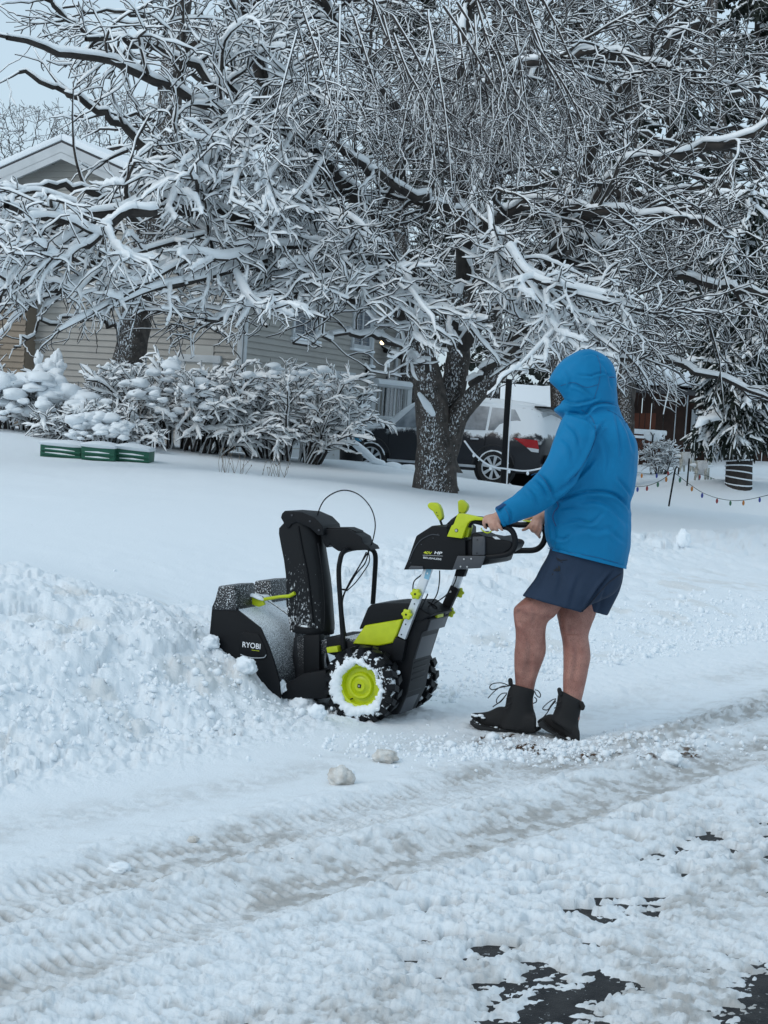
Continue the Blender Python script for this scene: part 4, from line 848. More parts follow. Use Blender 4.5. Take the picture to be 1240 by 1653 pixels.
B1 = boot(bn, fnn, 'black boot with its toe pointing at the snow blower', 3,
          [([(320, 880), (270, 862), (215, 868), (196, 890), (215, 905), (265, 890), (318, 880)], 7.56), ([(318, 882), (270, 885), (225, 915), (185, 958)], 7.56), ([(305, 925), (270, 930), (240, 965), (245, 990), (275, 965), (303, 930)], 7.56), ([(300, 935), (270, 975), (240, 995), (215, 1012)], 7.56),
           ([(478, 905), (500, 912), (514, 935), (508, 952), (488, 938), (478, 915)], 7.56), ([(475, 950), (490, 965), (486, 982), (468, 990)], 7.56), ([(300, 1000), (330, 985)], 7.55), ([(285, 1030), (320, 1010)], 7.55), ([(300, 960), (332, 945)], 7.55)], 7.59, [[(325, 845), (328, 870)]])
bf = L4(cL, [(632, 905, 770, 975, .052, 7.54), (622, 940, 785, 1000, .056, 7.54), (615, 985, 768, 1030, .056, 7.54), (606, 1020, 760, 1070, .056, 7.54), (590, 1060, 752, 1120, .056, 7.54), (590, 1100, 756, 1170, .056, 7.53), (640, 1130, 758, 1215, .052, 7.53)])
ffn = L4(cL, [(494, 1100, 502, 1128, .030, 7.66), (520, 1082, 530, 1148, .046, 7.64), (560, 1060, 580, 1172, .052, 7.61), (600, 1060, 625, 1195, .054, 7.59), (640, 1080, 670, 1218, .052, 7.57), (690, 1100, 712, 1240, .050, 7.54), (735, 1130, 752, 1243, .048, 7.52), (757, 1160, 762, 1238, .038, 7.51)])
B2 = boot(bf, ffn, 'black boot set down behind, heel towards the road', 6,
          [([(612, 960), (585, 970), (545, 1000), (528, 1025), (560, 1030), (582, 1000), (610, 965)], 7.50), ([(610, 975), (580, 1010), (555, 1050), (530, 1080)], 7.50), ([(607, 990), (640, 975)], 7.49), ([(600, 1020), (635, 1005)], 7.49)], 7.50, [[(632, 905), (638, 930)], [(770, 990), (780, 1010), (776, 1020)]])
for x, y, w_ in ((92, 1062, .012), (110, 1068, .014), (140, 1066, .016), (155, 1080, .012), (112, 1110, .010), (130, 1122, .008), (80, 1085, .007), (235, 1140, .009), (255, 1150, .007)):
    MB().ell(P(*cL(x, y), 7.625 - .0004 * (y - 1060)), w_, .012, w_ * .45, nu=9, nv=6).build('toe_snow', M_SNOW, B1, sa=2)
def sole(pts, v, parent, d0, dw):
    o = MB().prism([P(*cL(x, y), d0) for x, y in pts], Vector((.35, .93, 0)) * dw).build('sole', M_RUBBER, parent, .004)
sole([(70, 1100), (88, 1106), (150, 1138), (260, 1150), (380, 1162), (486, 1152), (488, 1172), (430, 1180), (370, 1180), (340, 1170), (250, 1166), (140, 1158), (100, 1146), (72, 1120)], 0, B1, 7.575, .095)
sole([(496, 1112), (540, 1140), (620, 1182), (700, 1222), (762, 1226), (762, 1248), (715, 1248), (640, 1206), (560, 1172), (500, 1134)], 0, B2, 7.50, .095)
# ---------------------------------------------------------------- house with garage wing
HF = Vector((.35, .937, 0)).normalized(); HS = Vector((-HF.y, HF.x, 0))      # along the garage front (away), along the gable side (to the left)
HC = P(388, 640, 29.0); HC.z = 0.0
HOUSE = empty('house', (HC.x, HC.y, .4), 'beige lap-sided house with garage wing behind the snowy trees on the left', 'house')
def hp_(px, py, side=False, off=0.0):          # photo ray meets the garage front plane or the gable side plane
    nrm = HF if side else HS; o_ = HC - nrm * off if side else HC - nrm * off
    r = ray(px, py); return CAM + r * ((o_ - CAM).dot(nrm) / r.dot(nrm))
def siding(name, x0, x1, z0, z1, axis, nrm, mt, parent, top=None, lap=.115):
    """clapboards: every course tilts out at its foot. x0,x1 along axis from HC; top(x) limits the height (gable)"""
    b = MB(); k = 0
    z = z0
    while z < z1:
        a0, a1 = x0, x1
        if top:
            xs = [x0 + (x1 - x0) * i / 80 for i in range(81)]; xs = [v for v in xs if top(v) > z + lap * .6]
            if not xs: break
            a0, a1 = xs[0], xs[-1]
        p = lambda a, z_, o_: HC + axis * a + nrm * o_ + UPZ * z_
        b.add([p(a0, z, .030), p(a1, z, .030), p(a1, z + lap, .002), p(a0, z + lap, .002), p(a0, z, 0), p(a1, z, 0)], [(0, 1, 2, 3), (0, 4, 5, 1)])
        z += lap; k += 1
    return tag(b.build(name, mt, parent, sa=.1), kind='stuff')
NF, NS = -HS, -HF                               # outward normals: garage front faces right, gable side faces the camera
eave = hp_(388, 372).z; gl = 6.4
apexd = 3.75; apz = hp_(118, 246, True).z
wallside = 7.6
def gtop(a): return eave + (apz - eave) * (1 - abs(a - apexd) / apexd) if a <= 2 * apexd + .4 else 0
siding('siding', 0, wallside, .3, apz, HS, NS, M_SIDE, HOUSE, gtop)
siding('siding', .02, gl, .3, eave, HF, NF, M_SIDE, HOUSE)
# solid core behind the boards
core = MB().prism([HC + UPZ * .0 - NS * .02 + HS * .02, HC + HS * wallside - NS * .02, HC + HS * wallside - NS * .02 + UPZ * eave, HC + HS * apexd - NS * .02 + UPZ * (apz - .05), HC + HS * .02 - NS * .02 + UPZ * eave], HF * (gl - .1)).build('wall', M_SIDE, HOUSE)
# roof: two slopes, white rake boards, thick snow
M_ROOF = mat('roof_shingle', (.06, .06, .065), .9)
for sgn in (-1, 1):
    a_in, a_out = apexd, apexd + sgn * (apexd + .45); zt, zo = apz + .06, apz + .06 - (apz - eave) * (apexd + .45) / apexd
    for nm, mt, th, ov, up_ in (('roof', M_ROOF, .10, .35, 0), ('roof_snow', M_SNOW, .13, .38, .1)):
        v0 = HC + HS * a_in + NS * ov + UPZ * (zt + up_); v1 = HC + HS * a_out + NS * ov + UPZ * (zo + up_)
        MB().prism([v0, v1, v1 + UPZ * th, v0 + UPZ * th], HF * (gl + .8)).build(nm, mt, HOUSE, .04 if nm == 'roof_snow' else 0)
    v0 = HC + HS * a_in + NS * .36 + UPZ * (zt + .06); v1 = HC + HS * a_out + NS * .36 + UPZ * (zo + .06)
    MB().prism([v0, v1, v1 - UPZ * .30, v0 - UPZ * .30], HF * .03).build('rake_board', M_PAINTW, HOUSE)
    MB().prism([v0 - UPZ * .17, v1 - UPZ * .17, v1 - UPZ * .185, v0 - UPZ * .185], HF * .36).build('soffit', M_PAINTW, HOUSE)
def trim(a, w, z0, z1, front=True, mt=M_PAINTW, name='corner_trim', o_=.03, parent=HOUSE):
    ax, nr = (HF, NF) if front else (HS, NS)
    return MB().box(HC + ax * a + nr * (o_ / 2 + .004) + UPZ * (z0 + z1) / 2, w, o_, z1 - z0, ax, nr, UPZ).build(name, mt, parent, .003)
trim(.05, .10, .3, eave, True); trim(.05, .10, .3, eave, False)
trim(gl - .07, .14, .3, eave, True)
MB().tube([HC + HF * (gl - .2) + NF * .07 + UPZ * .35, HC + HF * (gl - .2) + NF * .07 + UPZ * 2.6, HC + HF * (gl - .2) + NF * .07 + UPZ * eave], .04, 8).build('downspout', M_PAINTW, HOUSE)
# helper: distance along the front for a photo column
def along(px, py): return (hp_(px, py) - HC).dot(HF)
def alongs(px, py): return (hp_(px, py, True) - HC).dot(HS)
# garage door with cut corners
g0, g1 = along(470, 600), along(566, 618); gtopz = hp_(520, 606).z
M_DOORW = mat('garage_door', (.50, .52, .53), .6)
gd = MB().box(HC + HF * (g0 + g1) / 2 + NF * .012 + UPZ * (.3 + gtopz) / 2, g1 - g0, .02, gtopz - .3, HF, NF, UPZ).build('garage_door', M_DOORW, HOUSE)
nz_ = 4
for i in range(nz_):
    for k in range(4):
        w_ = (g1 - g0) / 4; h_ = (gtopz - .35) / nz_
        MB().box(HC + HF * (g0 + w_ * (k + .5)) + NF * .026 + UPZ * (.34 + h_ * (i + .5)), w_ - .1, .012, h_ - .1, HF, NF, UPZ).build('door_panel', M_DOORW, gd, .004)
trim(g0 - .06, .16, .3, gtopz + .12, name='door_frame'); trim(g1 + .06, .18, .3, gtopz + .12, name='door_frame')
MB().box(HC + HF * (g0 + g1) / 2 + NF * .03 + UPZ * (gtopz + .06), g1 - g0 + .3, .05, .14, HF, NF, UPZ).build('door_frame', M_PAINTW, HOUSE, .004)
for a_, s_ in ((g0, 1), (g1, -1)):
    MB().prism([HC + HF * a_ + NF * .03 + UPZ * (gtopz - .35), HC + HF * (a_ + s_ * .35) + NF * .03 + UPZ * gtopz, HC + HF * a_ + NF * .03 + UPZ * gtopz], NF * .03).build('door_corner', M_PAINTW, HOUSE)
# house number in two rows, carriage lamp, utility box
nb = hp_(583, 571, off=-.0); M_NUM = mat('number_black', (.01, .01, .012), .5)
text('house_number', '7076', HC + HF * (along(583, 571)) + NF * .022 + UPZ * (nb.z), .12, M_NUM, HOUSE, ax=HF, bold=.05, width=.55)
text('house_number', '7074', HC + HF * (along(583, 577)) + NF * .022 + UPZ * (nb.z - .13), .09, M_NUM, HOUSE, ax=HF, bold=.03, width=.55)
lc = hp_(590, 606) + NF * .12
lp = MB().box(lc + UPZ * .02, .16, .10, .20, HF, NF, UPZ).build('wall_lamp', mat('lamp_glass', (.35, .38, .40), .2), HOUSE, .02)
MB().tube([lc + UPZ * .13 - NF * .0, lc + UPZ * .20], [.12, .02], 8).build('lamp_cap', M_BLACK, lp); MB().box(lc - NF * .07 + UPZ * .05, .12, .06, .26, HF, NF, UPZ).build('lamp_bracket', M_BLACK, lp)
MB().ell(lc + UPZ * .19, .10, .10, .05, HF, NF, UPZ).build('lamp_snow', M_SNOW, lp, sa=2)
ub = hp_(580, 650) + NF * .05; MB().box(ub, .18, .1, .3, HF, NF, UPZ).build('meter_box', M_GREY, HOUSE, .01); MB().ell(ub + UPZ * .16, .10, .06, .05, HF, NF, UPZ).build('box_snow', M_SNOW, HOUSE, sa=2)
# upper windows on the front and one on the side
def window(a, z, w, h, front=True, parent=HOUSE):
    ax, nr = (HF, NF) if front else (HS, NS); c = HC + ax * a + nr * .03 + UPZ * z
    fr = MB()
    for dx, dz, ww, hh in ((-w / 2, 0, .09, h + .09), (w / 2, 0, .09, h + .09), (0, h / 2, w, .09), (0, -h / 2, w, .09), (0, 0, .05, h)): fr.box(c + ax * dx + UPZ * dz, ww, .05, hh, ax, nr, UPZ)
    f_ = fr.build('window', M_PAINTW, parent)
    MB().box(c - nr * .012, w, .02, h, ax, nr, UPZ).build('pane', M_PANE, f_)
    MB().box(c - UPZ * (h / 2 + .07) + nr * .04, w + .2, .12, .05, ax, nr, UPZ).build('sill_snow', M_SNOW, f_, .015)
M_PANE = mat('window_pane', (.05, .07, .10), .12, spec=.8)
window(along(492, 500), hp_(492, 502).z, 1.1, 1.0); window(along(583, 522), hp_(583, 522).z, 1.0, 1.0)
# white side door with frame
d0, d1 = alongs(344, 600), alongs(300, 600); dt_ = hp_(320, 584, True).z
dr = MB().box(HC + HS * (d0 + d1) / 2 + NS * .02 + UPZ * (dt_ / 2 + .3), abs(d1 - d0), .03, dt_ - .6 + .6, HS, NS, UPZ).build('side_door', mat('cream_door', (.46, .45, .42), .5), HOUSE)
for i in range(2):
    for k in range(3):
        MB().box(HC + HS * (d0 + (d1 - d0) * (.3 + .4 * i)) + NS * .04 + UPZ * (dt_ - .32 - .5 * k), abs(d1 - d0) * .28, .01, .36, HS, NS, UPZ).build('door_panel', M_PAINTW, dr, .004)
for a_ in (d0 - .07, d1 + .07): trim(a_, .12, .3, dt_ + .1, False, name='door_frame', o_=.05)
MB().box(HC + HS * (d0 + d1) / 2 + NS * .04 + UPZ * (dt_ + .06), abs(d1 - d0) + .34, .09, .13, HS, NS, UPZ).build('door_frame', M_PAINTW, HOUSE, .004)
MB().ell(HC + HS * (d0 + .08) + NS * .08 + UPZ * (dt_ - 1.0), .03, .03, .03).build('door_knob', M_STEEL, dr)
# set-back brown wing at the far left
M_SIDEB = mat('brown_siding', (.26, .21, .16), .65, col2=(.22, .18, .14), nscale=2)
a0 = alongs(56, 590)
b = MB(); z = .5
while z < 3.4:
    p = lambda a, z_, o_: HC + HS * a + NS * (o_ + .35) + UPZ * z_
    b.add([p(a0, z, .030), p(a0 + 5, z, .030), p(a0 + 5, z + .115, .002), p(a0, z + .115, .002), p(a0, z, 0), p(a0 + 5, z, 0)], [(0, 1, 2, 3), (0, 4, 5, 1)]); z += .115
tag(b.build('siding', M_SIDEB, HOUSE, sa=.1), kind='stuff')
MB().prism([HC + HS * a0 + NS * .34 + UPZ * .3, HC + HS * (a0 + 5) + NS * .34 + UPZ * .3, HC + HS * (a0 + 5) + NS * .34 + UPZ * 3.4, HC + HS * a0 + NS * .34 + UPZ * 3.4], HF * 5).build('wall', M_SIDEB, HOUSE)
MB().prism([HC + HS * (a0 - .3) + NS * .7 + UPZ * 3.42, HC + HS * (a0 + 5.4) + NS * .7 + UPZ * 3.42, HC + HS * (a0 + 5.4) + NS * .7 + UPZ * 3.6, HC + HS * (a0 - .3) + NS * .7 + UPZ * 3.6], HF * 5.6).build('roof_snow', M_SNOW, HOUSE, .05)
# recessed porch wall beyond the garage with door and railing
PW = HC + HF * gl + HS * 1.6
b = MB(); z = .3
while z < eave:
    p = lambda a, z_, o_: PW + HF * a + NF * o_ + UPZ * z_
    b.add([p(0, z, .030), p(7, z, .030), p(7, z + .115, .002), p(0, z + .115, .002), p(0, z, 0), p(7, z, 0)], [(0, 1, 2, 3), (0, 4, 5, 1)]); z += .115
tag(b.build('siding', M_SIDE, HOUSE, sa=.1), kind='stuff')
def pwp(px, py, o_=0.0):
    r = ray(px, py); q = PW + NF * o_; return CAM + r * ((q - CAM).dot(HS) / r.dot(HS))
q = pwp(636, 600)
MB().box((PW + HF * ((q - PW).dot(HF)) + NF * .04 + UPZ * (eave / 2 + .2)), .16, .06, eave - .3, HF, NF, UPZ).build('corner_trim', M_PAINTW, HOUSE)
for px, w_ in ((628, .5), (648, .5)):
    q = pwp(px, 650, .05); MB().box(q, w_, .04, 1.3, HF, NF, UPZ).build('pane', M_PANE, HOUSE)
rl = empty('porch_railing', PW + NF * .9 + UPZ * .9, 'white slatted porch railing with snow on its top rail beside the garage', 'railing')
def rp(px, py): return pwp(px, py, .9)
MB().prism([rp(603, 620), rp(610, 620), rp(604, 678), rp(597, 677)], HS * .12).build('post', M_PAINTW, rl, .004)
MB().prism([rp(659, 622), rp(666, 623), rp(663, 680), rp(656, 680)], HS * .12).build('post', M_PAINTW, rl, .004)
MB().tube([rp(607, 619), rp(634, 622), rp(662, 625)], .07, 8).build('top_rail', M_PAINTW, rl); MB().tube([rp(607, 616), rp(634, 619), rp(662, 622)], .085, 8).build('rail_snow', M_SNOW, rl)
MB().tube([rp(600, 673), rp(660, 677)], .05, 8).build('bottom_rail', M_PAINTW, rl)
for i in range(8):
    x = 613.5 + i * 6.0; MB().tube([rp(x, 621), rp(x - 3.6, 674)], .022, 5).build('baluster', M_PAINTW, rl)
# lit porch lamp
c = pwp(617, 553, .3); pl = empty('porch_lamp', c, 'small glowing porch lamp on the siding above the railing', 'lamp')
MB().ell(c, .055, .055, .05, nu=12).build('bulb', mat('lit_bulb', (1, .80, .48), .4, emit=4), pl); MB().tube([c + UPZ * .06, c + UPZ * .16], [.14, .05], 10).build('shade', M_BLACK, pl); MB().box(c + UPZ * .1 + HS * .15, .05, .3, .05, HF, HS, UPZ).build('bracket', M_BLACK, pl)
# ---------------------------------------------------------------- neighbour's cabin on the right
CB = empty('cabin', P(1100, 748, 46), 'dark brown vertical-board cabin under snow behind the deer figures', 'cabin')
M_BR = mat('brown_board', (.055, .026, .018), .8, col2=(.035, .018, .013), nscale=3, bscale=30, bump=.5, bdist=.01, bvec=(1, 1, .1))
cd_ = 46.0
rg = random.Random(2); x = 1010.0
while x < 1260:
    w = rg.uniform(15, 21); z0 = P(x, 752 + (x - 1060) * .06, cd_); z1 = P(x + w - 1.2, 752 + (x - 1060) * .06, cd_)
    top = P(x, 600, cd_).z
    b = MB().box(Vector(((z0.x + z1.x) / 2, cd_ + rg.uniform(-.01, .01), (z0.z + top) / 2)), z1.x - z0.x, .05, top - z0.z); b.build('board', M_BR, CB, .006)
    if x > 1060 and rg.random() < .8:
        MB().tube([Vector((z1.x + .01, cd_ - .04, z0.z + rg.uniform(.05, .3))), Vector((z1.x + .01, cd_ - .04, z0.z + rg.uniform(1.0, 2.4)))], rg.uniform(.012, .025), 5).build('snow_streak', M_SNOW, CB)
    x += w
for i in range(5):
    p0 = P(1018 + i * 9, 690, 45.2); MB().box(p0 + UPZ * -.1, .13, .04, 1.0).build('board', mat('red_board', (.12, .035, .018), .8) if i == 0 else bpy.data.materials['red_board'], CB, .004)
p0 = P(1040, 697, 45.0); MB().box(p0, 1.2, .5, .14).build('ledge_snow', M_SNOW, CB, .04)
def cwin(x0, y0, x1, y1, d=45.85):
    a = P(x0, y0, d); b_ = P(x1, y1, d); c = (a + b_) / 2; w, h = abs(b_.x - a.x), abs(a.z - b_.z); fr = MB()
    for dx, dz, ww, hh in ((-w / 2, 0, .10, h + .1), (w / 2, 0, .10, h + .1), (0, h / 2, w, .10), (0, -h / 2, w + .1, .12)): fr.box(c + Vector((dx, 0, dz)), ww, .08, hh)
    f_ = fr.build('window', M_PAINTW, CB); MB().box(c + Vector((0, .02, 0)), w, .02, h).build('pane', mat('frosty_pane', (.20, .24, .28), .3, col2=(.45, .5, .55), nscale=9), f_)
cwin(1120, 664, 1150, 700); cwin(1146, 724, 1170, 742)
MB().prism([P(985, 618, 44.4), P(1262, 634, 44.4), P(1262, 622, 48), P(985, 600, 48)], UPZ * .3).build('roof_snow', M_SNOW, CB, .08)
MB().prism([P(985, 622, 44.5), P(1262, 638, 44.5), P(1262, 636, 47), P(985, 620, 47)], UPZ * -.15).build('roof', M_ROOF, CB)
# white roofed shed behind the car
sh_ = empty('shed', P(865, 668, 52), 'low building under a smooth white snow roof behind the car', 'shed')
MB().prism([P(812, 618, 53), P(893, 624, 53), P(908, 672, 50), P(800, 662, 50)], Vector((0, .6, -.12))).build('roof_snow', M_SNOW, sh_, .05)
MB().prism([P(806, 664, 50.3), P(905, 673, 50.3), P(905, 735, 50.3), P(806, 725, 50.3)], Vector((0, 3, 0))).build('wall', mat('shed_wall', (.12, .11, .10), .8), sh_)
MB().prism([P(893, 684, 50.2), P(903, 685, 50.2), P(903, 698, 50.2), P(893, 697, 50.2)], Vector((0, .06, 0))).build('window', M_PANE, sh_, .01)
# lattice fence and its snow, round white dish sign
fe = empty('lattice_fence', P(1042, 740, 44), 'dark lattice fence panel with snow behind the round white disc', 'fence')
b = MB()
for i in range(7):
    b.tube([P(1022 + i * 6, 708, 44), P(1034 + i * 6, 724, 44)], .015, 4); b.tube([P(1034 + i * 6, 708, 44), P(1022 + i * 6, 724, 44)], .015, 4)
b.build('lattice', M_BR, fe); MB().box(P(1045, 706, 44), .9, .08, .07).build('rail', M_SNOW, fe, .02); MB().box(P(1045, 727, 44), .9, .06, .05).build('rail', M_BR, fe)
for x in (1024, 1042, 1062): MB().tube([P(x, 704, 43.98), P(x, 744, 43.98)], .03, 6).build('post', M_BR, fe)
ds = empty('disc_sign', P(1052, 742, 41), 'round snow-covered white disc on a thin dark post', 'disc')
c = P(1054, 703, 41); MB().ell(c, .235, .03, .15, nu=24).build('disc', M_SNOW, ds, sa=2); MB().tube([c - Vector((0, .04, .0)), c - Vector((.02, .04, .7))], .018, 6).build('post', M_BLACK, ds)
MB().tube([c + Vector((-.07, -.04, .08)), c + Vector((0, -.05, -.02)), c + Vector((.03, -.04, .05))], .012, 5).build('arm', M_BLACK, ds)
# ---------------------------------------------------------------- car in the driveway
def car(name, label, rear, front, width, col):
    rear, front = Vector(rear), Vector(front); X = (front - rear).normalized(); Y = UPZ.cross(X).normalized()   # Y points to the camera side or away
    if Y.y > 0: Y = -Y
    root = empty(name, (rear + front) / 2, label, 'car'); g = rear.z; wb = 2.79
    mid = (rear + front) / 2 - Y * width / 2
    pt = lambda x, y, z: mid + X * x + Y * y + UPZ * z       # x forward, y to the near side
    # stations: x, half width at sill, at belt, at roof, z sill, z belt, z roof/top
    st = [(-2.42, .62, .74, .60, .52, .98, 1.02), (-2.36, .80, .86, .66, .36, 1.00, 1.30), (-2.22, .88, .91, .66, .30, 1.04, 1.58), (-2.0, .91, .93, .68, .28, 1.07, 1.68), (-1.6, .92, .95, .70, .27, 1.08, 1.72), (-1.0, .93, .95, .71, .27, 1.07, 1.745), (-.3, .93, .95, .71, .27, 1.05, 1.75),
          (.25, .93, .95, .70, .27, 1.03, 1.72), (.60, .93, .95, .68, .27, 1.03, 1.62), (1.0, .93, .95, .70, .27, 1.03, 1.34), (1.32, .93, .94, .72, .28, 1.02, 1.10), (1.7, .93, .93, .74, .28, .98, 1.04), (2.1, .91, .90, .70, .30, .90, .96), (2.33, .82, .80, .6, .34, .80, .84), (2.42, .66, .64, .5, .42, .66, .70)]
    rings = []
    for x, a, b_, c_, z0, z1, z2 in st:
        y_ = [(a * .9, z0), (a, z0 + .08), (b_ + .01, z0 + .35 * (z1 - z0)), (b_ + .015, (z0 + z1) / 2 + .12), (b_, z1), (b_ - .03, z1 + .04 * min(1, (z2 - z1) * 3)), (c_ + (b_ - c_) * .15, z2 - .10 * min(1, (z2 - z1) * 2)), (c_ * .85, z2 - .02), (0, z2 + .015)]
        rings.append([pt(x, yy, zz) for yy, zz in y_] + [pt(x, -yy, zz) for yy, zz in y_[-2::-1]])
    M_CAR = mat('charcoal_car_paint', col, .28, .3, snow=(.86, .10), sscale=3.5, sdir=(0, -.1, 1), zg=(.72, 1.15, .55, .28))
    bd = MB().loft(rings).build('body', M_CAR, root, sa=.7)
    for sx in (-1, 1):
        # wheels, arches
        for wx in (-1.395, 1.395):
            y_ = sx * .90; ar = MB().cyl(pt(wx, sx * .955, .37), Y * -sx, .43, .22, 28).build('wheel_arch', M_BLACK, root)
            ty = []
            R0 = .365; n = 32; prof = [(.25, .0), (.33, -.012), (R0, .02), (R0, .20), (.30, .23)]
            b = MB(); c_ = pt(wx, sx * .965, .365); vs = [c_ + (X * math.cos(t) + UPZ * math.sin(t)) * r - Y * sx * d for t in (2 * math.pi * i / n for i in range(n)) for r, d in prof]; k = len(prof)
            b.add(vs, [(i * k + j_, i * k + j_ + 1, ((i + 1) % n) * k + j_ + 1, ((i + 1) % n) * k + j_) for i in range(n) for j_ in range(k - 1)])
            wh = b.build('wheel', M_RUBBER, root, sa=.8)
            MB().cyl(c_ - Y * sx * .06, -Y * sx, .25, .03, 28).build('brake_disc', M_BLACK, wh)
            rm = MB()
            rm.add([c_ + (X * math.cos(t) + UPZ * math.sin(t)) * r + Y * sx * d for t in (2 * math.pi * i / n for i in range(n)) for r, d in ((.255, .0), (.25, .012), (.232, .010), (.228, -.03))], [(i * 4 + j_, i * 4 + j_ + 1, ((i + 1) % n) * 4 + j_ + 1, ((i + 1) % n) * 4 + j_) for i in range(n) for j_ in range(3)])
            for i in range(8):
                t = 2 * math.pi * i / 8 + .2; e = X * math.cos(t) + UPZ * math.sin(t); s_ = e.cross(Y)
                rm.prism([c_ + e * .05 - s_ * .018, c_ + e * .236 - s_ * .036, c_ + e * .236 + s_ * .036, c_ + e * .05 + s_ * .018], Y * sx * .008 - Y * sx * .02)
            rm.cyl(c_ - Y * sx * .02, Y * sx, .06, .03, 16); rm.build('rim', M_ALU, wh)
            # snow caught in the top of the wheel
            arc_ = [c_ + (X * math.cos(t) + UPZ * math.sin(t)) * (.345) + Y * sx * .008 for t in [math.radians(v) for v in range(20, 165, 12)]]
            MB().tube(arc_, [.010 + .012 * rg.random() for _ in arc_], 6).build('wheel_snow', M_SNOW, wh)
            arc_ = [c_ + (X * math.cos(t) + UPZ * math.sin(t)) * .46 + Y * sx * -.0 for t in [math.radians(v) for v in range(8, 175, 10)]]
            MB().tube(arc_, .02, 6).build('arch_lip', M_CARD if 'M_CARD' in globals() else M_BLACK, root)
        side = lambda pts, off=.0: [pt(x, sx * (y + off), z) for x, y, z in pts]
        # side windows: frosted glass patches lying on the greenhouse
        def pane(pts, name='side_window', mt=None): MB().prism(side(pts, .014), Y * sx * .014).build(name, mt or M_FROST, root, .0)
        pane([(-2.02, .83, 1.16), (-1.22, .90, 1.12), (-1.22, .74, 1.60), (-1.72, .74, 1.58)])
        pane([(-1.16, .90, 1.12), (-.28, .905, 1.10), (-.28, .745, 1.63), (-1.16, .745, 1.61)])
        pane([(-.20, .905, 1.10), (.95, .905, 1.08), (.50, .75, 1.56), (-.20, .745, 1.63)])
        MB().box(pt(.98, sx * 1.04, 1.10), .12, .16, .16, X, Y, UPZ).build('mirror', M_BLACK, root, .03)
        for hx_ in (-.95, .12): MB().box(pt(hx_, sx * .975, .93), .18, .03, .035, X, Y, UPZ).build('door_handle', M_ALU, root, .008)
        for lx in (-1.18, -.24, 1.0): MB().tube([pt(lx, sx * .962, .45), pt(lx, sx * .968, .75), pt(lx, sx * .955, 1.05)], .006, 4).build('door_gap', M_BLACK, root)
        MB().tube([pt(-1.0, sx * .955, .36), pt(1.0, sx * .955, .36)], .03, 6).build('sill', M_ALU, root)
        # tail lamp wraps the corner
        MB().prism(side([(-1.80, .955, 1.00), (-2.30, .90, .98), (-2.34, .89, .80), (-2.10, .94, .82)]), Y * sx * .02).build('tail_light', mat('tail_red', (.35, .01, .015), .25) if 'tail_red' not in bpy.data.materials else bpy.data.materials['tail_red'], root, .005)
        MB().prism(side([(-2.10, .955, .82), (-2.34, .90, .80), (-2.34, .90, .73), (-2.20, .94, .74)]), Y * sx * .02).build('tail_lens', M_ALU, root, .004)
    # snow on roof, bonnet and tailgate
    def blanket(x0, x1, hw, zf, th, name):
        rs = []
        n = 14
        for i in range(n + 1):
            x = x0 + (x1 - x0) * i / n; e = math.sin(math.pi * (i + .6) / (n + 1.2)) ** .35; z_ = zf(x); rs.append([pt(x, hw * e * yy, z_ + (th * e * zz if zz > 0 else -.05)) for yy, zz in ((1, 0), (.97, .7), (.8, 1), (0, 1.15), (-.8, 1), (-.97, .7), (-1, 0))])
        MB().loft(rs).build(name, M_SNOW, root, sa=1.5)
    def zt(x):
        for i in range(len(st) - 1):
            if st[i][0] <= x <= st[i + 1][0]: f = (x - st[i][0]) / (st[i + 1][0] - st[i][0]); return st[i][6] * (1 - f) + st[i + 1][6] * f
        return 1
    blanket(-2.18, .5, .68, zt, .05, 'roof_snow'); blanket(1.1, 2.35, .78, zt, .06, 'bonnet_snow'); blanket(.45, 1.25, .64, zt, .03, 'windscreen_snow')
    MB().box(pt(-2.2, 0, 1.66), .26, 1.15, .04, X, Y, UPZ).build('spoiler', M_BLACK, root, .01)
    MB().prism([pt(-2.31, .62, 1.18), pt(-2.31, -.62, 1.18), pt(-2.22, -.58, 1.55), pt(-2.22, .58, 1.55)], X * -.03).build('rear_window', M_FROST, root)
    MB().box(pt(-2.44, 0, .58), .1, 1.5, .2, X, Y, UPZ).build('bumper', M_BLACK, root, .04); MB().box(pt(-2.44, 0, .92), .03, .34, .16, X, Y, UPZ).build('number_plate', M_WHITE, root, .004)
    return root
M_FROST = mat('frosted_window', (.14, .165, .19), .35, col2=(.38, .42, .46), nscale=2.2)
M_CARD = mat('arch_plastic', (.02, .021, .024), .6)
rw = P(790, 786, 33.2); fw_ = P(601, 765, 34.3); zc_ = (rw.z + fw_.z) / 2; rw.z = fw_.z = zc_ - .0
dr_ = (fw_ - rw).normalized(); c_ = (rw + fw_) / 2
car('parked_car', 'charcoal SUV dusted with snow, parked behind the big tree trunk', c_ - dr_ * 1.395, c_ + dr_ * 1.395, 1.9, (.022, .024, .030))
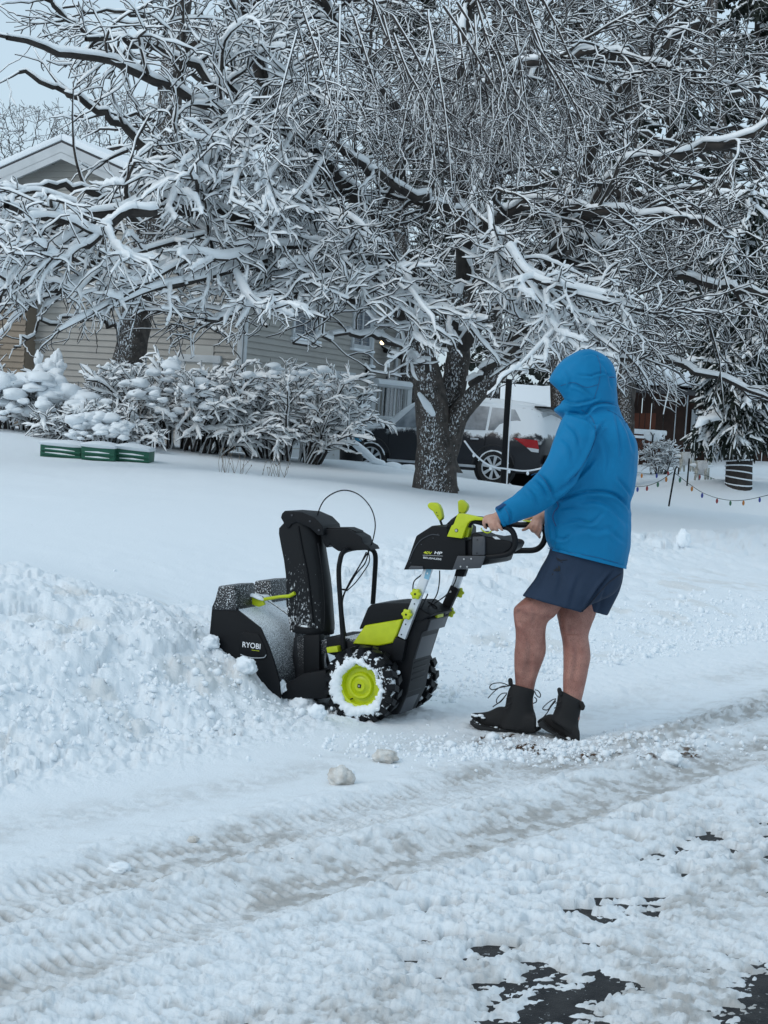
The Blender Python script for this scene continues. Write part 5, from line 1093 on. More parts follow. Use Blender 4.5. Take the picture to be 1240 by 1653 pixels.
# ---------------------------------------------------------------- yard things
# three green utility boxes
M_GREEN = mat('green_box', (.012, .10, .06), .6, col2=(.02, .13, .08), nscale=5, snow=(.86, .1), sscale=12)
bx = [((65, 716), (131, 722), (130, 745), (64, 737), 'ribbed green box half sunk in snow, leftmost of the three'), ((131, 719), (185, 724), (184, 750), (131, 746), 'ribbed green box standing forward between the two others'), ((186, 722), (241, 729), (239, 752), (186, 748), 'ribbed green box nearest the twiggy bush, right end of the row')]
for i, (a, b_, c_, d_, lab) in enumerate(bx):
    dd = 20.5 - (.15 if i == 1 else 0); r_ = empty('green_box', P((a[0] + b_[0]) / 2, c_[1], dd), lab, 'box', 'green boxes in a row on the lawn')
    MB().prism([P(*q_, dd) for q_ in (a, b_, (c_[0], c_[1] + 5), (d_[0], d_[1] + 5))], Vector((0, .5, 0))).build('box_body', M_GREEN, r_, .012)
    for k in (.42, .72):
        l0, l1 = P(a[0] + 1, a[1] + (d_[1] - a[1]) * k, dd - .015), P(b_[0] - 1, b_[1] + (c_[1] - b_[1]) * k, dd - .015); MB().tube([l0, l1], .014, 6).build('rib', M_GREEN, r_); MB().tube([l0.lerp(l1, .1) + UPZ * .014, l0.lerp(l1, .5) + UPZ * .018, l0.lerp(l1, .85) + UPZ * .014], [.006, .012, .005], 6).build('rib_snow', M_SNOW, r_)
    rs = [];
    for u in [0, .04, .2, .4, .6, .8, .96, 1]:
        p0 = P(a[0] - 1, a[1], dd).lerp(P(b_[0] + 1, b_[1], dd), u); e = math.sin(math.pi * (u * .94 + .03)) ** .3
        rs.append([p0 + Vector((0, yy * .6 - .03, zz * .065 * e * (1 + .25 * mnoise.noise(p0 * 5)))) for yy, zz in ((0, -.2), (-.03, .5), (.1, 1), (.5, 1.1), (.9, 1), (1, -.2))])
    MB().loft(rs).build('snow_cap', M_SNOW, r_, sa=1.5)
# dark pole with a white cord
po = empty('pole', P(818, 784, 28.5), 'thin dark metal pole with a white cord hanging beside it', 'pole')
a = P(822, 612, 28.5); b_ = P(812, 790, 28.5); MB().tube([b_ - UPZ * .3, a], .058, 10).build('shaft', M_BLACK, po)
MB().tube([P(826, 640, 28.4), P(822, 700, 28.4), P(818, 786, 28.4)], .012, 5).build('cord', M_WHITE, po)
cb = MB().tube(smooth_curve([P(750, 712, 26.8), P(768, 735, 27.2), P(792, 752, 27.8), P(820, 757, 28.4), P(850, 760, 28.6), P(880, 754, 28.8), P(900, 745, 29)], 5), .016, 5).build('light_string', M_WHITE, None, loc=P(820, 757, 28.4)); tag(cb, 'snow-covered white light string sagging from the trunk past the pole', 'light string')
for i, (x, y) in enumerate(((765, 735), (792, 756), (822, 761), (852, 764), (878, 760))): MB().ell(P(x, y, 28), .025, .025, .035, nu=8, nv=5).build('bulb', M_SNOW, cb)
# bin with a snow dome
bn_ = empty('bin', P(568, 745, 27.5), 'dark bin with a blue band under a tall dome of snow', 'bin')
p = P(567, 742, 27.5); M_BLUE = mat('blue_band', (.02, .22, .38), .5)
MB().cyl(p - UPZ * .3, UPZ, .19, .62, 18, .21).build('bin_body', M_BLACK, bn_); MB().cyl(P(574, 712, 27.5) , UPZ, .10, .20, 14).build('band', M_BLUE, bn_); MB().cyl(P(566, 698, 27.5), UPZ, .24, .03, 20).build('lid', M_BLACK, bn_)
MB().ell(P(566, 692, 27.5), .25, .25, .17, nu=22, nv=14).build('snow_dome', M_SNOW, bn_, sa=2)
# snow-laden plank and snow-capped stones
MB().capsule([P(558, 706, 27), P(575, 718, 26.9), P(590, 731, 26.9), P(604, 744, 26.8), P(618, 748, 26.8)], [.03, .06, .07, .06, .05], 10).build('fallen_branch', M_SNOW, None, sa=2, loc=P(590, 740, 27)).update_tag()
tag(bpy.data.objects['fallen_branch'], 'snow-caked fallen branch slanting down from the bin to the lawn', 'branch')
for i, (x, y, w) in enumerate(((634, 755, .20), (662, 759, .26), (654, 763, .12))):
    o_ = MB().ell(P(x, y, 26.9), w * .9, .14, .10, nu=12, nv=7).build('stone', M_SNOW, None, sa=2, loc=P(x, y + 4, 26.9)); tag(o_, ['snow-capped stone nearest the fallen branch tip', 'largest snow-capped stone against the big trunk', 'smallest snow-capped stone in front of the largest one'][i], 'stone', 'snow-capped stones left of the trunk')
# shepherd hooks, string lights, deer
def hook(px0, py0, px1, py1, d, lab, crook):
    e_ = empty('garden_hook', P(px1, py1, d), lab, 'hook', 'thin garden hooks carrying the light strings'); pts = [P(px1, py1, d) - UPZ * .2, P(px0, py0, d)] + ([P(px0 + 3, py0 - 5, d), P(px0 + 6, py0 - 2, d), P(px0 + 5, py0 + 8, d)] if crook else [])
    MB().tube(pts, .015, 6).build('rod', M_BLACK, e_); return e_
hook(1090, 758, 1077, 822, 27, 'tall crooked garden hook standing in the snow nearest the man', True); hook(1113, 740, 1109, 784, 31, 'short straight rod in front of the deer figures', False)
M_WIRE = mat('green_wire', (.02, .04, .03), .7); BUL = [mat('bulb_' + n_, c_, .35) for n_, c_ in (('blue', (.02, .04, .25)), ('amber', (.45, .16, .02)), ('green', (.02, .12, .06)), ('red', (.25, .03, .03)))]
def string(pts, nb, lab, seed, d0, d1):
    C_ = smooth_curve([P(x, y, d0 + (d1 - d0) * i / (len(pts) - 1)) for i, (x, y) in enumerate(pts)], 6)
    w_ = MB().tube(C_, .006, 4).build('string_lights', M_WIRE, None, loc=C_[0]); tag(w_, lab, 'string lights', 'coloured light strings over the neighbour\'s snow')
    for i in range(nb):
        c = C_[int((i + .5) / nb * (len(C_) - 1))]; MB().ell(c - UPZ * .05, .022, .022, .045, nu=8, nv=5).build('bulb', BUL[(i * 7 + seed) % 4], w_)
string([(1022, 786), (1045, 784), (1066, 776), (1086, 762)], 4, 'light string rising from behind the man to the tall hook', 0, 28, 27)
string([(1022, 762), (1050, 765), (1070, 762), (1088, 758)], 3, 'upper light string behind the man, nearly level', 1, 31, 31)
string([(1090, 764), (1114, 782), (1134, 795), (1158, 804), (1184, 808), (1210, 806), (1245, 798)], 7, 'long light string sagging across the front of the neighbour\'s yard', 2, 27, 28)
string([(1120, 764), (1140, 768), (1156, 774), (1176, 778), (1190, 780)], 4, 'short light string between the deer and the wrapped trunk', 3, 33, 31)
M_DEER = mat('deer_wire', (.50, .50, .46), .6, col2=(.30, .30, .27), nscale=30)
def deer(ox, oy, sc, d, lab, flip=1):
    q_ = lambda x, y, z=0: P(ox + x * sc * flip, oy + y * sc, d + z)
    e_ = empty('deer_figure', q_(0, 0), lab, 'deer figure', 'wire deer lawn figures')
    bd = MB(); bd.tube(smooth_curve([q_(-22, -30), q_(-12, -34), q_(0, -32), q_(10, -34)], 3), [.02, .10, .14, .14, .13, .13, .12, .12, .12, .09][:10], 10); bd.build('body', M_DEER, e_, sa=2)
    MB().tube(smooth_curve([q_(8, -36), q_(12, -52), q_(16, -66)], 4), [.09, .085, .075, .07, .065, .06, .055, .05, .05], 8).build('neck', M_DEER, e_, sa=2)
    MB().capsule([q_(13, -68), q_(20, -66), q_(29, -61)], [.05, .05, .025], 8).build('head', M_DEER, e_, sa=2)
    for zz in (-.05, .05): MB().prism([q_(12, -70, zz), q_(16, -70, zz), q_(13, -80, zz), q_(10, -80, zz)], Vector((0, .02, 0))).build('ear', M_DEER, e_)
    for x0, x1, zz in ((-18, -24, -.1), (-16, -12, .1), (6, 4, -.1), (9, 12, .1)):
        MB().tube([q_(x0, -30, zz), q_((x0 + x1) / 2 + 1, -14, zz), q_(x1, 2, zz)], [.06, .032, .022], 6).build('leg', M_DEER, e_, sa=2)
    w_ = MB()
    for i in range(9):
        c = q_(-18 + i * 3.2, -32); w_.tube([c + Vector((0, math.cos(t) * .15, math.sin(t) * .15)) for t in (2 * math.pi * k / 10 for k in range(11))], .008, 4)
    for i in range(6): 
        c = q_(9 + i * 1.3, -42 - i * 5); w_.tube([c + Vector((math.sin(t) * .02, math.cos(t) * .09, math.sin(t) * .09)) for t in (2 * math.pi * k / 8 for k in range(9))], .008, 4)
    tag(w_.build('wire_coils', M_WHITE, e_), kind='stuff'); MB().ell(q_(-6, -38), .26, .1, .05).build('back_snow', M_SNOW, e_, sa=2)
deer(1112, 760, .62, 36, 'pale wire deer figure standing on the left, head raised'); deer(1136, 774, .60, 34, 'pale wire deer figure in front, beside the drooping evergreen', 1)
# ---------------------------------------------------------------- trees: branch arrays, bark and snow skins
def rs_poly(pts, n):                   # resample a smooth path to n points
    C_ = smooth_curve(pts, 8); A_ = np.array([tuple(p) for p in C_]); L_ = np.concatenate([[0], np.cumsum(np.linalg.norm(np.diff(A_, axis=0), axis=1))]); u = np.linspace(0, L_[-1], n)
    return np.stack([np.interp(u, L_, A_[:, i]) for i in range(3)], 1)
def frames(Pn):
    d = np.gradient(Pn, axis=1); d /= np.linalg.norm(d, axis=2, keepdims=True) + 1e-9
    Z_ = np.array([0.03, 0.02, 1.0]); e = np.cross(d, Z_); ln = np.linalg.norm(e, axis=2, keepdims=True); e = e / np.maximum(ln, 1e-6); b = np.cross(e, d)
    return d, e, b, ln[..., 0]
def skin(Pn, Rn, k, name, mt, parent, kind=None, org=None):
    N_, m_ = Pn.shape[:2]; d, e, b, _ = frames(Pn); a = np.arange(k) * 2 * np.pi / k
    V = Pn[:, :, None] + (e[:, :, None] * np.cos(a)[None, None, :, None] + b[:, :, None] * np.sin(a)[None, None, :, None]) * Rn[:, :, None, None]
    base = (np.arange(N_) * m_ * k)[:, None, None]; i = np.arange(m_ - 1)[None, :, None] * k; j_ = np.arange(k)[None, None, :]; jn = (j_ + 1) % k
    Fc = np.stack([base + i + j_, base + i + jn, base + i + k + jn, base + i + k + j_], -1).reshape(-1, 4)
    return tag(link_mesh(name, np_mesh(name, V.reshape(-1, 3), [Fc]), mt, parent, smooth=True), kind=kind)
def snow_geo(Pn, Rn, load, rg, cap3=False, width=1.0, thin=1.0, use_map=True):
    """ridge of snow on the upper side of every branch; load = thickness in metres, thinner where the branch is steep"""
    N_, m_ = Pn.shape[:2]; d, e, b, hz = frames(Pn)
    u = np.linspace(0, 1, m_)[None]; taper = np.minimum(1, (1.06 - u) * 5) * np.ones((N_, 1))
    nz = rg.uniform(.65, 1.3, (N_, m_))
    if m_ > 20: nz = np.stack([np.convolve(np.pad(r_, 6, 'edge'), np.hanning(15)[1:-1] / np.hanning(15).sum(), 'valid') for r_ in nz]); nz = 1 + (nz - 1) * 1.6
    nz = nz * np.repeat(rg.uniform(.55, 1.35, (N_, 1)) if N_ > 1 else np.ones((1, 1)), m_, 1); hzf = np.clip(hz, 0, 1) ** 1.3
    h = load * nz * taper * (.12 + .88 * hzf) * thin + Rn * .2; lm = loadmap(Pn)[:, None] if use_map else 1.0; w = (Rn * .96 + load * (.20 + .16 * lm) * nz * taper * width) * (.45 + .55 * hzf)
    h = (h - Rn * .2) * lm + Rn * .2; w = Rn * (.45 + .55 * hzf) + (w - Rn * (.45 + .55 * hzf)) * lm
    off = [(-1, -.03), (-.6, .8), (.6, .8), (1, -.03)] if not cap3 else [(-1, -.03), (0, 1), (1, -.03)]
    dn = np.zeros_like(Pn); V = np.stack([Pn + e * (w * ox)[..., None] + b * (Rn * .80)[..., None] + b * (h * oy)[..., None] for ox, oy in off], 2)
    k = len(off); base = (np.arange(N_) * m_ * k)[:, None, None]; i = np.arange(m_ - 1)[None, :, None] * k; j_ = np.arange(k)[None, None, :]; jn = (j_ + 1) % k
    Fc = np.stack([base + i + j_, base + i + jn, base + i + k + jn, base + i + k + j_], -1).reshape(-1, 4)
    return V.reshape(-1, 3), Fc
def spawn(Pn, Rn, n_per, rg, m_, ln, ang, wob, grav, rs=.55, rmin=.004, u0=.15, flat=.5, lenpow=.5, tip=True):
    N_, M_ = Pn.shape[:2]; n = N_ * n_per; src = np.repeat(np.arange(N_), n_per)
    u = u0 + (1 - u0) * (np.tile(np.arange(n_per), N_) + rg.uniform(0, 1, n)) / n_per; f = u * (M_ - 1); i0 = np.minimum(f.astype(int), M_ - 2); ff = (f - i0)[:, None]
    p = Pn[src, i0] * (1 - ff) + Pn[src, i0 + 1] * ff; r = Rn[src, i0] * (1 - ff[:, 0]) + Rn[src, i0 + 1] * ff[:, 0]
    t = Pn[src, i0 + 1] - Pn[src, i0]; t /= np.linalg.norm(t, axis=1, keepdims=True) + 1e-9
    q_ = rg.normal(0, 1, (n, 3)); q_[:, 2] *= flat; q_ -= t * (q_ * t).sum(1, keepdims=True); q_ /= np.linalg.norm(q_, axis=1, keepdims=True) + 1e-9
    a = np.radians(rg.uniform(ang[0], ang[1], n))[:, None]; d = t * np.cos(a) + q_ * np.sin(a)
    L_ = rg.uniform(ln[0], ln[1], n) * (1.15 - u * .6); st = (L_ / (m_ - 1))[:, None]
    out = np.empty((n, m_, 3)); out[:, 0] = p; cur = p.copy()
    for k in range(1, m_):
        d = d + rg.normal(0, wob, (n, 3)) + np.array([0, 0, grav]); d /= np.linalg.norm(d, axis=1, keepdims=True); cur = cur + d * st; out[:, k] = cur
    r0 = np.maximum(r * rs, rmin * 1.5); R_ = np.maximum(r0[:, None] * (1 - .8 * np.linspace(0, 1, m_)[None]), rmin)
    return out, R_
def keep_in_view(Pn, Rn, mg=.03):
    mid = Pn[:, Pn.shape[1] // 2]; v = mid - np.array(CAM); dep = v @ np.array(fwd); x = v @ np.array(right) / dep; y = v @ np.array(up) / dep
    k = (np.abs(x) < .2385 + mg * 2) & (y < .318 + mg * 1.5); return Pn[k], Rn[k]
LOWX = np.array([-200, 0, 100, 200, 300, 400, 500, 600, 650, 750, 800, 850, 920, 1000, 1100, 1240, 1500]); LOWY = np.array([575, 575, 580, 575, 580, 560, 560, 590, 615, 640, 640, 610, 610, 640, 665, 655, 655])
def to_px(p):
    v = p - np.array(CAM); dep = v @ np.array(fwd); return CX + F * (v @ np.array(right)) / dep, CY - F * (v @ np.array(up)) / dep
def crown(Pn, Rn, rg, sparse=True, pw=1.0):
    """prune the crown to its real outline: lifted over the car and the house wall, thin towards the open corner"""
    x, y = to_px(Pn[:, -1]); xm, ym = to_px(Pn[:, Pn.shape[1] // 2]); low = np.interp(x, LOWX, LOWY); k = (y < low + rg.normal(0, 14, len(x))) & (ym < np.interp(xm, LOWX, LOWY) + 8)
    if sparse:
        q = np.ones(len(x)); q = np.where((x < 240) & (y < 200), .5, q); q = np.where((x < 150) & (y < 60), .6, q); q = np.where((x < 40) & (y < 200), .12, q); q = np.where((x < 215) & (y > 165) & (y < 318), .10, q); q = np.where((x < 110) & (y > 120) & (y < 320), .04, q)
        q = np.where((x < 640) & (y > 500), .45, q); q = np.where((x > 380) & (x < 640) & (y > 500), .28, q)
        k &= rg.random(len(x)) < q ** pw
    return Pn[k], Rn[k]
def loadmap(Pn):
    x, y = to_px(Pn[:, Pn.shape[1] // 2]); g = lambda a, b, v: np.clip((v - a) / (b - a), 0, 1)
    f = 1.0 - .70 * g(430, 620, x) * (1 - g(360, 430, y) * (1 - g(900, 1040, x))); f = np.where((x > 1020), np.minimum(f, .24), f); f = np.where((y > 505) & (x < 600), f * .22, f); f = np.where((x < 330) & (y < 150), f * .7, f)
    return f
def join_geo(parts):
    Vs, Fs, o_ = [], [], 0
    for V, F_ in parts: Vs.append(V); Fs.append(F_ + o_); o_ += len(V)
    return np.concatenate(Vs), np.concatenate(Fs)
def limb_pts(path, d0, d1, n=22):
    m_ = len(path); return rs_poly([P(x, y, d0 + (d1 - d0) * i / (m_ - 1)) for i, (x, y) in enumerate(path)], n)
TRI = [0]
def make_tree(root, trunks, limbs, seed, nsec=10, nter=7, ntw=4, load=.05, twl=(.25, .7), grav=-.02, sec_len=(1.0, 2.6), ter_len=(.5, 1.3), twig_r=.0045, sub_load=.8, twig_load=.45, tw_grav=None, mtr=None, twig_snow=True, flat=.55, crop_=True, wob=.16, lean=0, limb_snow=True):
    rg = np.random.default_rng(seed); tw_grav = grav if tw_grav is None else tw_grav
    for pts, r0, r1 in trunks:
        n = len(pts); Rn = np.linspace(0, 1, n); Rn = (r0 + (r1 - r0) * Rn ** .8) * (1 + .22 * np.exp(-Rn * 22)); 
        a = np.linspace(0, 2 * np.pi, 18, endpoint=False)
        Pn = pts[None]; d, e, b, _ = frames(Pn); V = []
        for i in range(n):
            rr = Rn[i] * (1 + .06 * np.sin(a * 3 + i * .3 + seed) + .04 * np.sin(a * 5 + i * .5) + .03 * rg.normal(0, 1, 18) * .5 + .16 * np.exp(-i / n * 14) * np.maximum(0, np.sin(a * 4 + seed)))
            V.append(pts[i] + (e[0, i][None] * np.cos(a)[:, None] + b[0, i][None] * np.sin(a)[:, None]) * rr[:, None])
        V = np.concatenate(V); k = 18; i = np.arange(n - 1)[:, None] * k; j_ = np.arange(k)[None]; jn = (j_ + 1) % k
        Fc = np.stack([i + j_, i + jn, i + k + jn, i + k + j_], -1).reshape(-1, 4); link_mesh('trunk', np_mesh('trunk', V, [Fc]), mtr or M_TRUNK, root, smooth=True)
    LP, LR = [], []; snow = []
    for pts, r0, r1 in limbs:
        n = len(pts); pts = pts + np.concatenate([[[0, 0, 0]], rg.normal(0, .035, (n - 1, 3))]); R_ = r0 + (r1 - r0) * np.linspace(0, 1, n) ** .8; LP.append(pts); LR.append(R_)
        skin(pts[None], R_[None], 10, 'limb', M_BARK, root)
        if limb_snow: snow.append(snow_geo(rs3(pts)[None], np.interp(np.linspace(0, 1, 64), np.linspace(0, 1, n), R_)[None], load * 1.15, rg, width=1.1, use_map=False))
    LP = np.array(LP); LR = np.array(LR)
    s1, r1 = spawn(LP, LR, nsec, rg, 9, sec_len, (30, 75), wob, grav, rs=.5, rmin=.008, flat=flat)
    e1, q1 = spawn(LP, LR, 2, rg, 9, (sec_len[0] * .8, sec_len[1] * .9), (5, 30), wob, grav, rs=.75, rmin=.008, u0=.8, flat=flat)
    s1 = np.concatenate([s1, e1]); r1 = np.concatenate([r1, q1]); r1 = np.minimum(r1, .05)
    if crop_: s1, r1 = keep_in_view(s1, r1, .10); s1, r1 = crown(s1, r1, rg, True, .35)
    s2, r2 = spawn(s1, r1, nter, rg, 6, ter_len, (25, 70), wob * 1.15, grav, rs=.55, rmin=.0078, flat=flat)
    if crop_: s2, r2 = keep_in_view(s2, r2, .04); s2, r2 = crown(s2, r2, rg, True, .5)
    s3, r3 = spawn(s2, r2, ntw, rg, 5, twl, (20, 65), wob * 1.1, tw_grav, rs=.6, rmin=twig_r, flat=max(flat, .7))
    if crop_: s3, r3 = keep_in_view(s3, r3, .02); s3, r3 = crown(s3, r3, rg)
    skin(s1, r1, 4, 'branches', M_BARK, root, 'stuff'); skin(s2, r2, 3, 'boughs', M_TWIG, root, 'stuff'); skin(s3, r3, 3, 'twigs', M_TWIG, root, 'stuff')
    snow.append(snow_geo(s1, r1, load, rg)); snow.append(snow_geo(s2, r2, load * sub_load, rg, cap3=True))
    if twig_snow: snow.append(snow_geo(s3, r3, load * twig_load, rg, cap3=True))
    V, Fc = join_geo(snow); tag(link_mesh('snow_load', np_mesh('snow_load', V, [Fc]), M_SNOWT, root, smooth=True), kind='stuff')
    TRI[0] += len(s1) * 80 + len(s2) * 30 + len(s3) * 24 + len(Fc) * 2
    return s1, r1, s2, r2
def rs3(pts, n=64): u = np.linspace(0, 1, len(pts)); v = np.linspace(0, 1, n); return np.stack([np.interp(v, u, pts[:, i]) for i in range(3)], 1)

# the big maple in front of the car
B0 = P(705, 800, 23.0)
T1 = empty('maple_tree', B0, 'huge snow-loaded maple with a plastered forked trunk in front of the car', 'tree')
trunks = [(limb_pts([(703, 815), (704, 760), (700, 700), (697, 650), (688, 600), (670, 545), (652, 490)], 23, 23.0, 40), .33, .16),
          (limb_pts([(714, 790), (720, 735), (736, 680), (765, 640), (800, 605), (835, 570)], 23.1, 22.9, 34), .19, .12),
          (limb_pts([(712, 760), (720, 690), (735, 610), (743, 540), (747, 470)], 23.3, 23.4, 34), .22, .15)]
Lb = lambda path, d0, d1, r0, r1: (limb_pts(path, d0, d1), r0, r1)
limbs = [Lb([(655, 500), (640, 450), (608, 378), (570, 320), (510, 258), (440, 175), (400, 60), (380, -60)], 23, 22, .17, .05),
         Lb([(747, 480), (748, 400), (752, 300), (740, 150), (758, 0), (765, -80)], 23.4, 24, .16, .07),
         Lb([(832, 572), (870, 470), (905, 380), (930, 300), (970, 210), (1020, 130), (1140, 20)], 22.8, 22, .13, .05),
         Lb([(640, 460), (585, 420), (520, 392), (430, 362), (320, 338), (232, 336), (160, 348), (60, 352), (10, 325)], 22.6, 17.9, .13, .045),
         Lb([(250, 342), (200, 352), (150, 385), (90, 422), (40, 452), (-20, 470)], 18.9, 17.7, .05, .025),
         Lb([(665, 520), (600, 470), (540, 445), (430, 428), (300, 430), (150, 455), (60, 475)], 22.6, 18.8, .10, .03),
         Lb([(748, 560), (800, 500), (860, 462), (920, 470), (980, 490), (1040, 498)], 22.6, 19.0, .09, .03),
         Lb([(880, 440), (940, 350), (985, 300), (1040, 258), (1140, 240), (1240, 213), (1320, 190)], 22.5, 20.5, .11, .05),
         Lb([(750, 400), (800, 350), (860, 330), (950, 340), (1070, 352), (1160, 372)], 23, 20, .09, .03),
         Lb([(510, 258), (450, 205), (370, 185), (250, 125), (120, 92), (10, 62)], 22.2, 19, .09, .03),
         Lb([(555, 300), (480, 220), (380, 150), (250, 80), (140, 60)], 22.2, 20.5, .08, .03),
         Lb([(747, 480), (790, 330), (850, 160), (880, 20), (900, -70)], 23.4, 24.5, .12, .05),
         Lb([(690, 600), (640, 560), (590, 540), (530, 545), (470, 560)], 22.6, 20.5, .04, .015),
         Lb([(760, 620), (820, 570), (890, 545), (970, 560), (1040, 590)], 22.6, 20.6, .05, .02),
         Lb([(750, 300), (680, 220), (600, 130), (540, 40), (500, -50)], 23.4, 21, .09, .04),
         Lb([(742, 160), (820, 120), (900, 90), (1000, 90), (1110, 120)], 23.6, 21.5, .07, .03),
         Lb([(910, 380), (980, 400), (1060, 430), (1150, 460), (1250, 480)], 22.3, 20.4, .07, .03),
         Lb([(870, 470), (950, 520), (1040, 560), (1130, 600), (1250, 640)], 22.5, 21.0, .06, .02),
         Lb([(652, 490), (580, 480), (500, 480), (400, 500), (330, 520)], 22.6, 20, .05, .02),
         Lb([(600, 370), (500, 330), (420, 290), (330, 270), (230, 280)], 22.4, 20, .06, .03),
         Lb([(748, 540), (700, 500), (650, 470), (600, 440), (560, 450)], 22.6, 20.4, .05, .02),
         Lb([(752, 350), (700, 330), (640, 300), (560, 250), (500, 150)], 23, 21, .07, .03)]
make_tree(T1, trunks, limbs, 11, nsec=12, nter=7, ntw=4, load=.072, grav=-.035, sec_len=(.9, 2.4), ter_len=(.4, 1.1), twl=(.2, .55), sub_load=.66, twig_load=.34, flat=.5, twig_r=.0062, wob=.21)
# snow plastered in the trunk fork
MB().capsule([P(677, 636, 22.62), P(690, 655, 22.60), P(699, 668, 22.64)], [.03, .06, .04], 10).build('fork_snow', M_SNOW, T1, sa=2)
# heavy snow-caked sprays: broad pads of snow on drooping fans
def sprays(root, specs, seed, load=.13):
    rg = np.random.default_rng(seed); Ls, Rs = [], []
    for path, d0, d1, r0 in specs: Ls.append(limb_pts(path, d0, d1, 14)); Rs.append(np.linspace(r0, r0 * .4, 14))
    Ls = np.array(Ls); Rs = np.array(Rs); s1, r1 = spawn(Ls, Rs, 8, rg, 8, (.35, 1.0), (25, 65), .20, -.06, rs=.6, rmin=.007, flat=.45)
    s2, r2 = spawn(s1, r1, 7, rg, 5, (.10, .36), (25, 75), .26, -.08, rs=.6, rmin=.005, flat=.5)
    s1, r1 = crown(s1, r1, rg, False); s2, r2 = crown(s2, r2, rg, False)
    skin(Ls, Rs, 6, 'spray_stems', M_BARK, root, 'stuff'); skin(s1, r1, 4, 'spray_branches', M_TWIG, root, 'stuff'); skin(s2, r2, 3, 'spray_twigs', M_TWIG, root, 'stuff')
    V, Fc = join_geo([snow_geo(rs_n(Ls, 30), rs_n(Rs[..., None], 30)[..., 0], load, rg, width=1.1), snow_geo(rs_n(s1, 14), rs_n(r1[..., None], 14)[..., 0], load * .72, rg, width=1.0), snow_geo(s2, r2, load * .36, rg, cap3=True, width=1.0)])
    tag(link_mesh('snow_pads', np_mesh('snow_pads', V, [Fc]), M_SNOWT, root, smooth=True), kind='stuff')
def rs_n(A_, n):
    m_ = A_.shape[1]; f = np.linspace(0, m_ - 1, n); i0 = np.minimum(f.astype(int), m_ - 2); w_ = (f - i0)[None, :, None]; return A_[:, i0] * (1 - w_) + A_[:, i0 + 1] * w_
sprays(T1, [([(790, 330), (800, 400), (850, 440), (900, 465), (950, 480), (1035, 500)], 21, 18.6, .03), ([(830, 430), (870, 480), (900, 520), (870, 560), (840, 590)], 20, 18.6, .025), ([(850, 440), (920, 500), (960, 540), (1000, 570)], 20, 18.8, .025), ([(820, 400), (860, 450), (940, 470), (1000, 480)], 20, 18.7, .03),
            ([(880, 470), (890, 520), (930, 560), (960, 575)], 19.5, 18.6, .02), ([(680, 490), (720, 505), (760, 520), (790, 515)], 21, 20, .02), ([(650, 440), (680, 500), (670, 540), (690, 560)], 21, 20.3, .02), ([(780, 280), (760, 330), (800, 370), (850, 400)], 22, 20, .03),
            ([(470, 180), (420, 210), (390, 260), (370, 330)], 21, 19.4, .03), ([(480, 200), (450, 260), (430, 300), (450, 350)], 21, 19.6, .03), ([(400, 200), (350, 250), (300, 280), (270, 340)], 20.5, 19.2, .03), ([(420, 230), (350, 230), (280, 260), (200, 300)], 20.5, 19.2, .03), ([(520, 260), (490, 310), (460, 330), (440, 370)], 21, 19.6, .03),
            ([(330, 380), (250, 400), (170, 430), (110, 490)], 20, 18.4, .03), ([(430, 420), (330, 450), (240, 470), (130, 520)], 20.5, 18.6, .035), ([(230, 330), (150, 360), (90, 400), (20, 450)], 19.5, 18.4, .035), ([(120, 330), (60, 310), (20, 320), (-30, 360)], 19.4, 18.5, .03), ([(520, 400), (430, 400), (360, 420), (300, 400)], 20.8, 19.2, .03),
            ([(560, 440), (500, 470), (420, 480), (380, 530)], 20.8, 19.4, .025), ([(300, 420), (230, 460), (160, 500), (95, 535)], 19.6, 18.2, .03), ([(380, 440), (400, 480), (430, 500), (470, 490)], 20, 18.6, .02), ([(620, 400), (560, 380), (520, 400), (480, 440)], 21, 20, .025), ([(440, 320), (500, 340), (560, 350), (600, 380)], 21, 20, .02)], 77, .105)
# curtain of thin drooping twigs hanging from boughs above the picture
T1b = T1
rgc = np.random.default_rng(21); Lc = []; Rc = []
for i in range(26):
    x = rgc.uniform(470, 860); d = rgc.uniform(16.5, 19.5); y0 = rgc.uniform(-80, 60); dx = rgc.uniform(-60, 140)
    Lc.append(limb_pts([(x, y0), (x + dx * .3, y0 + 60), (x + dx * .7, y0 + rgc.uniform(110, 170)), (x + dx, y0 + rgc.uniform(190, 300))], d, d - .5, 12)); Rc.append(np.linspace(.016, .007, 12))
Lc = np.array(Lc); Rc = np.array(Rc); c1, cr1 = spawn(Lc, Rc, 9, rgc, 9, (.4, 1.2), (25, 60), .17, -.10, rs=.6, rmin=.005, flat=.6); c2, cr2 = spawn(c1, cr1, 4, rgc, 6, (.2, .6), (20, 60), .2, -.08, rs=.7, rmin=.004)
skin(Lc, Rc, 5, 'hanging_boughs', M_TWIG, T1, 'stuff'); skin(c1, cr1, 4, 'hanging_twigs', M_TWIG, T1, 'stuff'); skin(c2, cr2, 3, 'hanging_twigs', M_TWIG, T1, 'stuff')
V, Fc = join_geo([snow_geo(Lc, Rc, .014, rgc, cap3=True), snow_geo(c1, cr1, .012, rgc, cap3=True), snow_geo(c2, cr2, .008, rgc, cap3=True)]); tag(link_mesh('hanging_snow', np_mesh('hanging_snow', V, [Fc]), M_SNOWT, T1, smooth=True), kind='stuff')
